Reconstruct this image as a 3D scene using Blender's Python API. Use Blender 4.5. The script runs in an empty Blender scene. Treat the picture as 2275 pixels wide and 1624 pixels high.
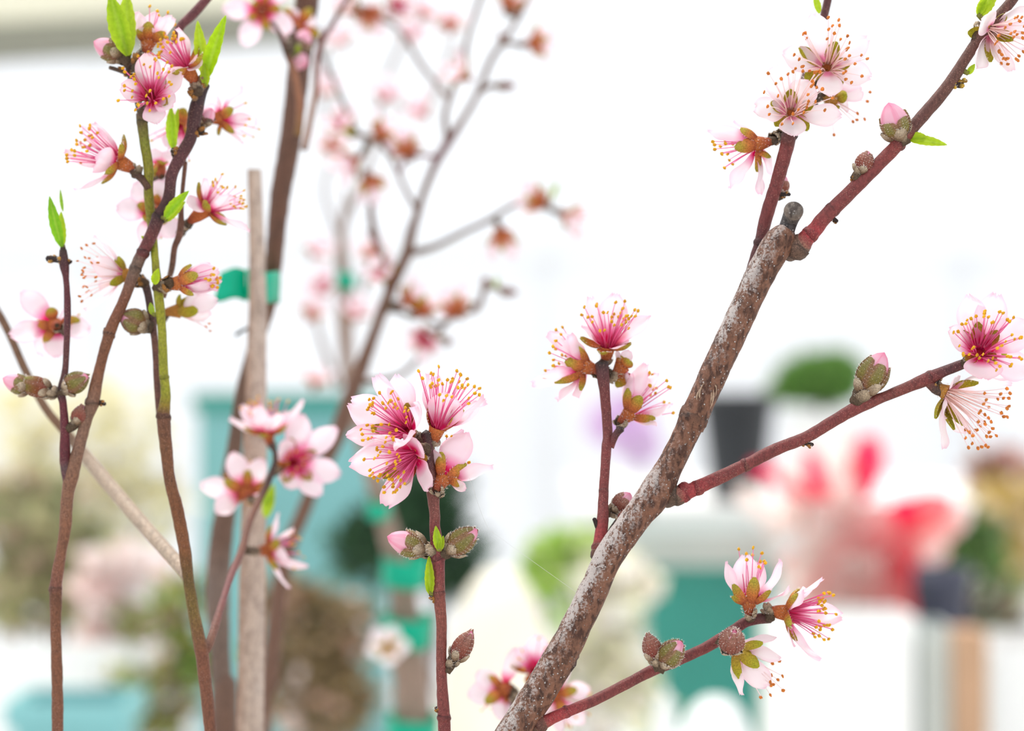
import bpy, math, random
from mathutils import Vector, noise, Matrix
C = bpy.context.scene.collection
sc = bpy.context.scene
# ------------------------------------------------------------------ camera, world, sun, exposure
CAMZ = 1.3
K = 36.0/85.0/2275.0            # metres per pixel per metre of distance
cam = bpy.data.cameras.new('camera'); cam.lens = 85; cam.sensor_width = 36; cam.clip_start = 0.02; cam.clip_end = 100
co = bpy.data.objects.new('camera', cam); C.objects.link(co)
co.location = (0, 0, CAMZ); co.rotation_euler = (math.pi/2, 0, 0)
cam.dof.use_dof = True; cam.dof.focus_distance = 0.64; cam.dof.aperture_fstop = 8.6
sc.camera = co
w = bpy.data.worlds.new('sky'); sc.world = w; w.use_nodes = True
bg = w.node_tree.nodes['Background']; bg.inputs[0].default_value = (0.95, 0.975, 1, 1); bg.inputs[1].default_value = 1.22
sl = bpy.data.lights.new('sun', 'SUN'); sl.energy = 2.6; sl.angle = math.radians(14); sl.color = (1, 0.96, 0.89)
so = bpy.data.objects.new('sun', sl); C.objects.link(so)
so.location = (0, 0, 6)
so.rotation_euler = Vector((-0.28, 0.30, 0.9)).to_track_quat('Z', 'Y').to_euler()
sc.view_settings.view_transform = 'Standard'; sc.view_settings.look = 'None'
sc.view_settings.gamma = 1; sc.view_settings.exposure = 0.12; sc.view_settings.use_curve_mapping = False
sc.cycles.max_bounces = 8; sc.cycles.transparent_max_bounces = 12
R = random.Random(7)

# ------------------------------------------------------------------ helpers
def P(px, py, Y):
    return Vector(((px-1137.5)*K*Y, Y, CAMZ-(py-812)*K*Y))
ORG = {}
def mk(name, verts, faces, mats, parent=None, origin=None, fm=None, cols=None, uvs=None, smooth=True):
    if origin is None: origin = ORG[parent] if parent else Vector((0, 0, 0))
    me = bpy.data.meshes.new(name)
    me.from_pydata([tuple(Vector(v)-origin) for v in verts], [], faces)
    if not isinstance(mats, (list, tuple)): mats = [mats]
    for m in mats: me.materials.append(m)
    if fm: me.polygons.foreach_set('material_index', fm)
    if smooth: me.polygons.foreach_set('use_smooth', [True]*len(faces))
    if cols:
        a = me.color_attributes.new('tint', 'FLOAT_COLOR', 'POINT')
        a.data.foreach_set('color', [c for q in cols for c in q])
    if uvs:
        l = me.uv_layers.new(name='uv'); vi = [0]*len(me.loops); me.loops.foreach_get('vertex_index', vi)
        l.data.foreach_set('uv', [c for i in vi for c in uvs[i]])
    me.update()
    o = bpy.data.objects.new(name, me); C.objects.link(o)
    if parent: o.parent = parent; o.location = origin-ORG[parent]
    else: o.location = origin
    ORG[o] = origin.copy()
    return o
def thing(name, label, cat, loc, group=None):
    o = bpy.data.objects.new(name, None); C.objects.link(o); o.empty_display_size = .02
    o.location = loc; ORG[o] = Vector(loc); o['label'] = label; o['category'] = cat
    if group: o['group'] = group
    return o
def tag(o, label, cat, group=None, kind=None):
    o['label'] = label; o['category'] = cat
    if group: o['group'] = group
    if kind: o['kind'] = kind
    return o
def struct(o): o['kind'] = 'structure'; return o
def s2l(c): return tuple(((x/255)/12.92 if x <= 10 else ((x/255+.055)/1.055)**2.4) for x in c)
class MB:
    def __init__(s): s.v = []; s.f = []; s.m = []; s.c = []; s.u = []
    def add(s, v, f, m=0, c=None, u=None):
        b = len(s.v); s.v += [Vector(q) for q in v]; s.f += [tuple(i+b for i in q) for q in f]; s.m += [m]*len(f)
        s.c += c if c else [(1, 1, 1, 0)]*len(v); s.u += u if u else [(0, 0)]*len(v)
    def build(s, name, mats, parent=None, origin=None, smooth=True):
        return mk(name, s.v, s.f, mats, parent, origin, s.m, s.c, s.u, smooth)
def grid_faces(n, m, wrap=False):
    f = []
    for i in range(n-1):
        for j in range(m if wrap else m-1):
            k = (j+1) % m; f.append((i*m+j, i*m+k, (i+1)*m+k, (i+1)*m+j))
    return f
def frame(d):
    d = d.normalized(); a = Vector((0, 0, 1)) if abs(d.z) < .9 else Vector((1, 0, 0))
    x = d.cross(a).normalized(); return x, d.cross(x).normalized()
def catmull(pts, step):
    out = []
    n = len(pts)
    for i in range(n-1):
        p0, p1, p2, p3 = pts[max(i-1, 0)], pts[i], pts[i+1], pts[min(i+2, n-1)]
        L = (Vector(p2[:3])-Vector(p1[:3])).length; k = max(2, int(L/step(p1[3])))
        for j in range(k):
            t = j/k
            q = [0.5*((2*b)+(-a+c)*t+(2*a-5*b+4*c-d)*t*t+(-a+3*b-3*c+d)*t**3) for a, b, c, d in zip(p0, p1, p2, p3)]
            q[3] = max(q[3], 1e-5)
            for kk in range(4, len(q)): q[kk] = p1[kk]*(1-t)+p2[kk]*t
            out.append(q)
    out.append(list(pts[-1])); return out
def tube(mb, pts, seg=14, rough=0.06, step=None, m=0, cap=True, flatend=False, fr=500, side=None):
    # pts: (x,y,z,r,cr,cg,cb,film)
    step = step or (lambda r: max(r*.28, .0006))
    q = catmull(pts, step); v = []; c = []
    up = Vector((0, -1, 0))
    for i, p in enumerate(q):
        a = Vector(q[max(i-1, 0)][:3]); b = Vector(q[min(i+1, len(q)-1)][:3]); d = (b-a)
        if d.length < 1e-9: d = Vector((0, 0, 1))
        d.normalize(); x = d.cross(up)
        if x.length < 1e-3: x = Vector((1, 0, 0))
        x.normalize(); y = d.cross(x).normalized(); o = Vector(p[:3])
        for s in range(seg):
            t = 2*math.pi*s/seg; dr = (x*math.cos(t)+y*math.sin(t))
            pos = o+dr*p[3]
            nn = noise.noise(pos*fr)*rough + noise.noise(pos*fr*.3)*rough*1.2
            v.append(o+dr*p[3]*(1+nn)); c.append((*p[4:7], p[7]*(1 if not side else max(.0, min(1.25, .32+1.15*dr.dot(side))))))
    f = grid_faces(len(q), seg, True)
    if cap:
        n = len(v)
        e = Vector(q[-1][:3]); d = (e-Vector(q[-2][:3])).normalized()
        v.append(e+d*(0 if flatend else q[-1][3]*.6)); c.append(tuple(q[-1][4:8]))
        b = (len(q)-1)*seg
        f += [(b+j, b+(j+1) % seg, n) for j in range(seg)]
        v.append(Vector(q[0][:3])); c.append(tuple(q[0][4:8])); f += [((j+1) % seg, j, n+1) for j in range(seg)]
    mb.add(v, f, m, c)
    return q
def ellipsoid(mb, c, r, ax=(0, 0, 1), L=None, seg=8, rings=6, m=0, col=None, jit=0):
    ax = Vector(ax).normalized(); x, y = frame(ax); L = L or r; c = Vector(c); v = []
    for i in range(rings+1):
        th = math.pi*i/rings
        for j in range(seg):
            ph = 2*math.pi*j/seg; q = 1+jit*noise.noise(c*40+Vector((i, j, 1))*.7)
            v.append(c+ax*(-math.cos(th)*L*q)+(x*math.cos(ph)+y*math.sin(ph))*r*math.sin(th)*q)
    mb.add(v, grid_faces(rings+1, seg, True), m, [col or (1, 1, 1, 0)]*len(v))
def box(mb, lo, hi, m=0, bev=0.0):
    x0, y0, z0 = lo; x1, y1, z1 = hi
    v = [(x0, y0, z0), (x1, y0, z0), (x1, y1, z0), (x0, y1, z0), (x0, y0, z1), (x1, y0, z1), (x1, y1, z1), (x0, y1, z1)]
    mb.add(v, [(3, 2, 1, 0), (4, 5, 6, 7), (0, 1, 5, 4), (1, 2, 6, 5), (2, 3, 7, 6), (3, 0, 4, 7)], m)
def lathe(mb, base, prof, ax=(0, 0, 1), seg=28, m=0, cols=None):
    ax = Vector(ax).normalized(); x, y = frame(ax); base = Vector(base); v = []; c = []
    for i, (r, h) in enumerate(prof):
        for j in range(seg):
            t = 2*math.pi*j/seg; v.append(base+ax*h+(x*math.cos(t)+y*math.sin(t))*max(r, 1e-5)); c.append(cols[i] if cols else (1, 1, 1, 0))
    mb.add(v, grid_faces(len(prof), seg, True), m, c)

# ------------------------------------------------------------------ materials
def newmat(name):
    m = bpy.data.materials.new(name); m.use_nodes = True; nt = m.node_tree; nt.nodes.clear()
    return m, nt, nt.nodes.new('ShaderNodeOutputMaterial')
def N(nt, t, **kw):
    n = nt.nodes.new('ShaderNode'+t)
    for k, v in kw.items():
        if k.startswith('i_'): n.inputs[k[2:].replace('_', ' ')].default_value = v
        else: setattr(n, k, v)
    return n
def ramp(nt, stops, fac):
    r = N(nt, 'ValToRGB'); e = r.color_ramp.elements
    while len(e) < len(stops): e.new(.5)
    for k, (p, c) in zip(e, stops): k.position = p; k.color = (*c, 1) if len(c) == 3 else c
    nt.links.new(fac, r.inputs[0]); return r
def mixc(nt, fac, a, b, mode='MIX'):
    n = N(nt, 'Mix', data_type='RGBA', blend_type=mode)
    for s, v in ((0, fac), (6, a), (7, b)):
        if hasattr(v, 'links'): nt.links.new(v, n.inputs[s])
        else: n.inputs[s].default_value = v if s == 0 else (*v[:3], 1)
    return n.outputs[2]
def plain(name, rgb, rough=.6, trans=0.0, var=.12, scale=40, bump=0.0, spec=.4):
    m, nt, out = newmat(name); c = s2l(rgb)
    tc = N(nt, 'TexCoord'); nz = N(nt, 'TexNoise', i_Scale=scale, i_Detail=4); nt.links.new(tc.outputs['Object'], nz.inputs['Vector'])
    r = ramp(nt, [(.3, tuple(x*(1-var) for x in c)), (.7, tuple(min(1, x*(1+var)) for x in c))], nz.outputs[0])
    b = N(nt, 'BsdfPrincipled', i_Roughness=rough); b.inputs['Specular IOR Level'].default_value = spec
    nt.links.new(r.outputs[0], b.inputs['Base Color']); sh = b.outputs[0]
    if bump:
        bp = N(nt, 'Bump', i_Strength=bump, i_Distance=.002); nt.links.new(nz.outputs[0], bp.inputs['Height']); nt.links.new(bp.outputs[0], b.inputs['Normal'])
    if trans:
        t = N(nt, 'BsdfTranslucent'); nt.links.new(r.outputs[0], t.inputs[0]); mx = N(nt, 'MixShader'); mx.inputs[0].default_value = trans
        nt.links.new(sh, mx.inputs[1]); nt.links.new(t.outputs[0], mx.inputs[2]); sh = mx.outputs[0]
    nt.links.new(sh, out.inputs[0]); return m
def bark(name, speck=900, speckcol=(215, 205, 200), film=(186, 176, 172), dark=.45, bump=.5, specksize=.22, blot=.35):
    m, nt, out = newmat(name); L = nt.links.new
    tc = N(nt, 'TexCoord'); at = N(nt, 'Attribute', attribute_name='tint')
    mp = N(nt, 'Mapping'); mp.inputs['Scale'].default_value = (1, 1, .45); L(tc.outputs['Object'], mp.inputs[0])
    n1 = N(nt, 'TexNoise', i_Scale=330, i_Detail=6, i_Roughness=.65); L(mp.outputs[0], n1.inputs['Vector'])
    n2 = N(nt, 'TexNoise', i_Scale=1500, i_Detail=5, i_Roughness=.7); L(tc.outputs['Object'], n2.inputs['Vector'])
    n3 = N(nt, 'TexNoise', i_Scale=120, i_Detail=4); L(tc.outputs['Object'], n3.inputs['Vector'])
    vo = N(nt, 'TexVoronoi', i_Scale=speck); L(tc.outputs['Object'], vo.inputs['Vector'])
    d = ramp(nt, [(.25, (1-dark, 1-dark, 1-dark)), (.5, (1, 1, 1)), (.8, (1.0, .95, .9))], n1.outputs[0])
    c = mixc(nt, 1.0, at.outputs['Color'], d.outputs[0], 'MULTIPLY'); c = mixc(nt, 1.0, c, (.83, .78, .73), 'MULTIPLY')
    d2 = ramp(nt, [(.3, (.62, .6, .62)), (.62, (1, 1, 1)), (.75, (1, 1, 1))], n2.outputs[0]); c = mixc(nt, 1.0, c, d2.outputs[0], 'MULTIPLY')
    n4 = N(nt, 'TexNoise', i_Scale=speck*.8, i_Detail=3, i_Roughness=.5); L(mp.outputs[0], n4.inputs['Vector'])
    d4 = ramp(nt, [(.40, (.34, .28, .27)), (.52, (1, 1, 1)), (.7, (1.12, 1.05, 1.0))], n4.outputs[0]); c = mixc(nt, blot, c, d4.outputs[0], 'MULTIPLY')
    # pale skin film
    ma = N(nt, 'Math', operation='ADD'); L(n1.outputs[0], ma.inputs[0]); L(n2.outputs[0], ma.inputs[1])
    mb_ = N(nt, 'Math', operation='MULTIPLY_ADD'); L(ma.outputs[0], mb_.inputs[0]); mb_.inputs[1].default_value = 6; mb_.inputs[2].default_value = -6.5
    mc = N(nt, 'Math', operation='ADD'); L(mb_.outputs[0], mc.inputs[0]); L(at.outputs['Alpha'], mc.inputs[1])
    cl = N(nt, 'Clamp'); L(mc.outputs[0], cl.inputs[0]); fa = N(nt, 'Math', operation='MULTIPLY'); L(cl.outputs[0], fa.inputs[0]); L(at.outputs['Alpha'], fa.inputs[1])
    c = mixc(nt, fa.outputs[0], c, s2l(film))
    sp = ramp(nt, [(specksize*.6, (1, 1, 1)), (specksize, (0, 0, 0))], vo.outputs['Distance'])
    s3 = ramp(nt, [(.36, (0, 0, 0)), (.52, (1, 1, 1))], n3.outputs[0]); sf = mixc(nt, 1.0, sp.outputs[0], s3.outputs[0], 'MULTIPLY')
    sm = N(nt, 'Math', operation='MULTIPLY'); L(sf, sm.inputs[0]); sm.inputs[1].default_value = .75
    c = mixc(nt, sm.outputs[0], c, s2l(speckcol))
    b = N(nt, 'BsdfPrincipled', i_Roughness=.55); b.inputs['Specular IOR Level'].default_value = .35; L(c, b.inputs['Base Color'])
    h = N(nt, 'Math', operation='ADD'); L(n2.outputs[0], h.inputs[0]); L(sp.outputs[0], h.inputs[1])
    bp = N(nt, 'Bump', i_Strength=bump, i_Distance=.0004); L(h.outputs[0], bp.inputs['Height']); L(bp.outputs[0], b.inputs['Normal'])
    L(b.outputs[0], out.inputs[0]); return m
def petalmat(name, base, mid, body, edge, magenta=.3, trans=.42):
    m, nt, out = newmat(name); L = nt.links.new
    uv = N(nt, 'UVMap', uv_map='uv'); sx = N(nt, 'SeparateXYZ'); L(uv.outputs[0], sx.inputs[0])
    wv = N(nt, 'TexWave', i_Scale=5.0, i_Distortion=3.0, i_Detail=2.0); wv.bands_direction = 'Y'; wv.inputs['Detail Scale'].default_value = .6
    L(uv.outputs[0], wv.inputs['Vector'])
    a = N(nt, 'Math', operation='MULTIPLY_ADD'); L(wv.outputs['Fac'], a.inputs[0]); a.inputs[1].default_value = -.06; L(sx.outputs[0], a.inputs[2])
    r = ramp(nt, [(.0, s2l(base)), (magenta*.55, s2l(base)), (magenta, s2l(mid)), (magenta+.2, s2l(body)), (.86, s2l(body)), (1.0, s2l(edge))], a.outputs[0])
    ab = N(nt, 'Math', operation='ABSOLUTE'); L(sx.outputs[1], ab.inputs[0])
    er = ramp(nt, [(.7, (0, 0, 0)), (1, (1, 1, 1))], ab.outputs[0]); em = N(nt, 'Math', operation='MULTIPLY'); L(er.outputs[0], em.inputs[0]); em.inputs[1].default_value = .55
    c = mixc(nt, em.outputs[0], r.outputs[0], s2l(edge))
    vr = ramp(nt, [(.0, (.965, .92, .945)), (.35, (1, 1, 1))], wv.outputs['Fac']); c = mixc(nt, .8, c, vr.outputs[0], 'MULTIPLY')
    d = N(nt, 'BsdfPrincipled', i_Roughness=.5); d.inputs['Specular IOR Level'].default_value = .25; L(c, d.inputs['Base Color'])
    t = N(nt, 'BsdfTranslucent'); L(c, t.inputs[0]); mx = N(nt, 'MixShader'); mx.inputs[0].default_value = trans
    L(d.outputs[0], mx.inputs[1]); L(t.outputs[0], mx.inputs[2]); L(mx.outputs[0], out.inputs[0]); return m
def tintmat(name, rough=.6, scale=1800, lo=.7, trans=.2, bump=.3):
    m, nt, out = newmat(name); L = nt.links.new
    tc = N(nt, 'TexCoord'); at = N(nt, 'Attribute', attribute_name='tint'); nz = N(nt, 'TexNoise', i_Scale=scale, i_Detail=4); L(tc.outputs['Object'], nz.inputs['Vector'])
    d = ramp(nt, [(.3, (lo, lo, lo)), (.65, (1, 1, 1))], nz.outputs[0]); c = mixc(nt, 1.0, at.outputs['Color'], d.outputs[0], 'MULTIPLY')
    b = N(nt, 'BsdfPrincipled', i_Roughness=rough); b.inputs['Specular IOR Level'].default_value = .25; L(c, b.inputs['Base Color'])
    bp = N(nt, 'Bump', i_Strength=bump, i_Distance=.0002); L(nz.outputs[0], bp.inputs['Height']); L(bp.outputs[0], b.inputs['Normal'])
    t = N(nt, 'BsdfTranslucent'); L(c, t.inputs[0]); mx = N(nt, 'MixShader'); mx.inputs[0].default_value = trans
    L(b.outputs[0], mx.inputs[1]); L(t.outputs[0], mx.inputs[2]); L(mx.outputs[0], out.inputs[0]); return m
def film(name, rgb, tr=.5):
    m, nt, out = newmat(name); c = (*s2l(rgb), 1)
    tc = N(nt, 'TexCoord'); nz = N(nt, 'TexNoise', i_Scale=1.3, i_Detail=3); nt.links.new(tc.outputs['Object'], nz.inputs['Vector'])
    r = ramp(nt, [(.3, tuple(x*.965 for x in c[:3])), (.6, c[:3])], nz.outputs[0])
    d = N(nt, 'BsdfDiffuse'); t = N(nt, 'BsdfTranslucent'); nt.links.new(r.outputs[0], d.inputs[0]); nt.links.new(r.outputs[0], t.inputs[0])
    mx = N(nt, 'MixShader'); mx.inputs[0].default_value = tr; nt.links.new(d.outputs[0], mx.inputs[1]); nt.links.new(t.outputs[0], mx.inputs[2])
    nt.links.new(mx.outputs[0], out.inputs[0]); return m

M = {}
M['bark_old'] = bark('bark_old', speck=900, speckcol=(226, 216, 212), specksize=.24, bump=1.0, dark=.45, blot=.95)
M['bark'] = bark('bark_young', speck=2400, speckcol=(205, 160, 140), specksize=.2, bump=.35, dark=.4, film=(170, 130, 105))
M['petal'] = petalmat('petal_pink', (226, 16, 96), (248, 140, 186), (255, 238, 246), (250, 200, 222), magenta=.21, trans=.48)
M['petal_white'] = petalmat('petal_white', (240, 140, 176), (252, 218, 230), (255, 244, 248), (250, 214, 230), magenta=.17, trans=.48)
M['petal_far'] = petalmat('petal_far', (222, 50, 96), (246, 150, 184), (255, 240, 246), (250, 208, 224), magenta=.22, trans=.48)
M['petal_bud'] = petalmat('petal_bud', (240, 200, 210), (250, 222, 230), (250, 196, 214), (240, 116, 160), magenta=.4, trans=.3)
M['fil'] = tintmat('filament', rough=.4, lo=.95, trans=.5, bump=0)
M['anther'] = plain('anther_yellow', (240, 172, 16), .6, .15, scale=900, var=.35)
M['anther_orange'] = plain('anther_orange', (214, 124, 44), .6, .15, scale=900, var=.35)
M['sepal'] = tintmat('sepal', rough=.65, scale=2600, lo=.55, trans=.32, bump=.5)
M['scale'] = tintmat('bud_scale', rough=.8, scale=2600, lo=.45, trans=.05, bump=.6)
M['fuzz'] = plain('fuzz', (250, 244, 238), .8, .5, var=.02)
M['leaf'] = tintmat('young_leaf', rough=.4, scale=900, lo=.8, trans=.5, bump=.2)

# ------------------------------------------------------------------ plant organs
OL, OR, RD, BR = s2l((202, 184, 70)), s2l((228, 136, 72)), s2l((184, 90, 64)), s2l((128, 92, 62))
def lerp(a, b, t): return tuple(x*(1-t)+y*t for x, y in zip(a, b))
def hair(mb, p, d, L, m, wd=.00006):
    x, y = frame(d); s = x*math.cos(R.random()*6)+y*math.sin(R.random()*6)
    e = p+d*L+x*R.uniform(-.2, .2)*L
    mb.add([p-s*wd, p+s*wd, e], [(0, 1, 2)], m)
def petal_mesh(mb, b, tip, axis, W, bow=.1, cup=.35, ruf=.05, n=11, mm=9, notch=.03, curl=0., fold=0.):
    d = tip-b; L = d.length; d.normalize(); nrm = axis-d*axis.dot(d)
    if nrm.length < .12: nrm = nrm+Vector((0, -1, .3)); nrm = nrm-d*nrm.dot(d)
    nrm.normalize(); sd = d.cross(nrm); v = []; u_ = []; ph = R.random()*9
    for i in range(n):
        u = i/(n-1); uu = u
        wd = W*max(.0, math.sin(math.pi*min(1, (.06+.94*u)**1.45)))**.62
        if i == n-1: wd = W*.24
        for j in range(mm):
            s = -1+2*j/(mm-1)
            al = L*(u-(.07*s*s*(1-u)*u) - notch*math.exp(-(s-.1)**2*9)*max(0, u-.75)*4*(.6 if i == n-1 else .4) + .018*math.sin(ph*3+s*9)*u**6)
            h = -bow*L*math.sin(math.pi*u)+cup*wd*s*s*(1-.3*u)+curl*L*u**3
            h += ruf*L*math.sin(ph+s*4.2+u*7)*abs(s)*u+ruf*.7*L*math.sin(ph*2+u*11+s*2)*u*u
            h += fold*wd*abs(s)
            v.append(b+d*al+sd*(s*wd)+nrm*h); u_.append((u, s))
    mb.add(v, grid_faces(n, mm), 0, None, u_)
def sepal_mesh(mb, b, tip, axis, W, n=8, mm=5, colA=RD, colB=OL, hairs=30, colM=OR):
    d = tip-b; L = d.length; d.normalize(); nrm = axis-d*axis.dot(d)
    if nrm.length < .12: nrm = nrm+Vector((0, -1, .3)); nrm = nrm-d*nrm.dot(d)
    nrm.normalize(); sd = d.cross(nrm); v = []; c = []; mar = []
    for k in (0, 1):
        for i in range(n):
            u = i/(n-1); wd = W*(math.sin(math.pi*(.16+.80*u)))**.6
            if i == n-1: wd *= .72
            for j in range(mm):
                s = -1+2*j/(mm-1); q = b+d*(L*u)+sd*(s*wd)+nrm*(.5*wd*s*s-.12*L*math.sin(math.pi*u))-nrm*(.00035*(1-s*s)*k)
                v.append(q); t = min(1, u*1.15+.1*(1-abs(s))); cc = lerp(colA, colM, t/.45) if t < .45 else lerp(colM, colB, (t-.45)/.55)
                c.append((*cc, 0))
                if abs(s) == 1 or i == n-1: mar.append((q, (sd*s+d*.6).normalized()))
    g = grid_faces(n, mm); mb.add(v, g+[tuple(x+n*mm for x in reversed(f)) for f in g], 0, c)
    for _ in range(hairs):
        q, dd = R.choice(mar); hair(mb, q+dd*0, (dd+Vector((R.uniform(-.3, .3), R.uniform(-.3, .3), R.uniform(-.3, .3)))).normalized(), R.uniform(.0004, .0009), 1)
def scales(mb, a, b, r, n=9, cA=(96, 78, 62), cB=(186, 164, 138), hairs=10):
    # overlapping brown bud scales wrapped round the line a-b
    d = b-a; L = max(d.length, 1e-4); d.normalize(); x, y = frame(d)
    pts = [(*(a-d*r*.3), r*.8, *s2l(cA), 0), (*(a+d*L*.5), r*.85, *s2l(cA), 0), (*b, r*.72, *s2l(cA), 0)]
    tube(mb, pts, seg=10, rough=.25, m=0, step=lambda q: q*.5)
    for k in range(n):
        t = R.random()*6.28; dr = x*math.cos(t)+y*math.sin(t); h = R.uniform(0, .75)*L
        p = a+d*h+dr*r*.7; tp = p+d*R.uniform(.9, 1.7)*r+dr*R.uniform(.15, .65)*r
        col = s2l(cA) if R.random() < .5 else s2l((58, 46, 44))
        sepal_mesh(mb, p, tp, d, r*R.uniform(.5, .8), n=6, mm=5, colA=col, colM=lerp(col, s2l(cB), .5), colB=s2l(cB), hairs=hairs)
def perp(axis, t):
    x, y = frame(axis); return x*math.cos(t)+y*math.sin(t)
def nearest(skel, p):
    best = None
    for q in skel:
        d = (Vector(q[:3])-p).length
        if best is None or d < best[0]: best = (d, q)
    return Vector(best[1][:3]), best[1][3]
MM = .001
class Tree:
    def __init__(s, name, label, loc, cat='tree'):
        s.root = thing(name, label, cat, loc); s.skel = []
    def tube(s, name, pts, Y, col, mat='bark', seg=14, rough=.06, scale=1.0, flatend=False, fr=500, label=None, knots=(), side=None):
        """pts: (px,py,r_px[,dY mm[,colour[,film]]])"""
        out = []; cc = col; fl_ = 0
        for p in pts:
            if len(p) > 4 and p[4] is not None: cc = p[4]
            if len(p) > 5: fl_ = p[5]
            y = Y+(p[3]*MM if len(p) > 3 else 0); o = P(p[0], p[1], y)
            out.append((*o, p[2]*K*y*scale, *s2l(cc), fl_))
        mb = MB(); q = tube(mb, out, seg=seg, rough=rough, flatend=flatend, fr=fr, side=side)
        for kx in knots:                       # ring-shaped leaf scars and swellings (px,py,r)
            c, r = nearest(q, P(kx[0], kx[1], Y+(kx[3]*MM if len(kx) > 3 else 0)))
            i = min(range(len(q)), key=lambda i: (Vector(q[i][:3])-c).length)
            d = (Vector(q[min(i+2, len(q)-1)][:3])-Vector(q[max(i-2, 0)][:3])).normalized(); rr = r*kx[2]
            a = c-d*r*.25; e = c+d*r*.25; t = kx[4] if len(kx) > 4 else (70, 52, 52)
            cl_ = tuple(q[i][4:7]); dk = tuple(z*.42 for z in cl_); jj = perp(d, R.random()*6)*r*.10
            tube(mb, [(*(a-d*r*.5-jj), r*.90, *cl_, 0), (*(a-jj*.5), rr*.985, *lerp(cl_, dk, .4), 0), (*(c+jj*.3), rr, *dk, 0), (*(c+d*r*.16+jj), rr*.985, *lerp(cl_, dk, .6), .2), (*(e+d*r*.45), r*.9, *cl_, 0)], seg=18, rough=.10, fr=900, step=lambda z: z*.12)
        o = mb.build(name, M[mat], s.root, origin=Vector(out[0][:3])); s.skel += q
        if label: o['label'] = label
        return o
    def flower(s, bx, by, Y, axis, petals=None, L=14.5, W=.27, style='pink', roll=None, opening=60, ns=30, sl=11., spread=38, sep=None, att=None, cal=4.6, detail=1., sepo=70, sepL=6.3, part='blossom', petw=None):
        axis = Vector((axis[0], -axis[2], axis[1])).normalized()   # given as right, up, towards camera
        b = P(bx, by, Y); roll = R.random()*6.28 if roll is None else roll
        pm = {'pink': 'petal', 'white': 'petal_white', 'far': 'petal_far'}[style]
        bot = b-axis*cal*MM
        ap = P(att[0], att[1], Y+(att[2]*MM if len(att) > 2 else 0)) if att else nearest(s.skel, bot)[0]
        # calyx cup
        mb = MB(); cr = 2.1*MM
        cp = [(.7, 0, lerp(RD, BR, .5)), (1.15, .7, RD), (1.5, 1.8, lerp(RD, OR, .3)), (1.85, 3.1, lerp(RD, OR, .6)), (2.3, cal-.2, OR), (2.0, cal, OR), (1.2, cal-1.2, s2l((190, 30, 60))), (.2, cal-1.9, s2l((190, 30, 60)))]
        if style == 'white': cp = [(r_, h_, lerp(c_, OL, .35)) for r_, h_, c_ in cp]
        lathe(mb, bot, [(r_*MM, h_*MM) for r_, h_, _ in cp], axis, seg=14, cols=[(*c_, 0) for _, _, c_ in cp])
        if detail >= 1:
            for _ in range(110):
                t = R.random()*6.28; h = R.uniform(.2, cal)*MM; dd = perp(axis, t); hair(mb, bot+axis*h+dd*(1.5*MM+.2*h), (dd+axis*.5).normalized(), R.uniform(.0003, .0007), 1)
        f = mb.build(part, [M['sepal'], M['fuzz']], s.root, origin=bot)
        # scales holding the flower on the twig
        mb = MB(); d = (bot-ap)
        if d.length < 25*MM:
            scales(mb, ap, bot+axis*.6*MM, 1.55*MM, n=int(9*detail)+2, hairs=int(8*detail))
            mb.build('bud_scales', [M['scale'], M['fuzz']], f, origin=ap)
        # petals
        lst = []
        if petals:
            for q in petals:
                tp = P(q[0], q[1], Y); dl = (tp-b).length; LL = q[3]*MM if len(q) > 3 else L*MM
                z = math.sqrt(max(0, LL*LL-dl*dl))*(q[2] if len(q) > 2 else .5)
                tp = P(q[0], q[1], Y-z)
                lst.append(tp)
        else:
            for i in range(5):
                op = math.radians(opening+R.uniform(-9, 9)); dr = perp(axis, roll+i*1.2566+R.uniform(-.15, .15))
                lst.append(b+(axis*math.cos(op)+dr*math.sin(op))*L*MM*R.uniform(.92, 1.06))
        for i, tp in enumerate(lst):
            mb = MB(); dd = tp-b; pr = dd-axis*dd.dot(axis)
            st = b+(pr.normalized()*1.5*MM if pr.length > 1e-4 else Vector((0, 0, 0)))
            ww = (petw[i] if petw else 1)*W*L*MM*R.uniform(.93, 1.08)
            petal_mesh(mb, st, tp, axis, ww, bow=R.uniform(.07, .14), cup=R.uniform(.25, .5), ruf=R.uniform(.03, .075), n=16 if detail >= 1 else 8, mm=13 if detail >= 1 else 7, notch=R.choice((0, .03, .07)), curl=R.uniform(-.05, .09))
            mb.build('petal', M[pm], f, origin=b)
        # sepals
        sl_ = []
        if sep:
            for q in sep:
                tp = P(q[0], q[1], Y); dl = (tp-b).length; z = math.sqrt(max(0, (sepL*MM)**2-dl*dl))*(q[2] if len(q) > 2 else .5); sl_.append(P(q[0], q[1], Y-z))
        else:
            for i in range(5):
                op = math.radians(sepo+R.uniform(-10, 10)); dr = perp(axis, roll+.63+i*1.2566)
                sl_.append(b+axis*(-.3*MM)+dr*1.8*MM+(axis*math.cos(op)+dr*math.sin(op))*sepL*MM)
        for tp in sl_:
            mb = MB(); dd = tp-b; pr = dd-axis*dd.dot(axis); st = b-axis*.6*MM+(pr.normalized()*2.0*MM if pr.length > 1e-4 else Vector((0, 0, 0)))
            ol = s2l((196, 190, 52)) if style == 'white' else OL
            sepal_mesh(mb, st, tp, axis, 1.95*MM, hairs=int(34*detail) if detail >= 1 else 0, colB=ol, colA=RD if style != 'white' else lerp(RD, OL, .6), colM=OR if style != 'white' else lerp(OR, ol, .7))
            mb.build('sepal', [M['sepal'], M['fuzz']], f, origin=b)
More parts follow.
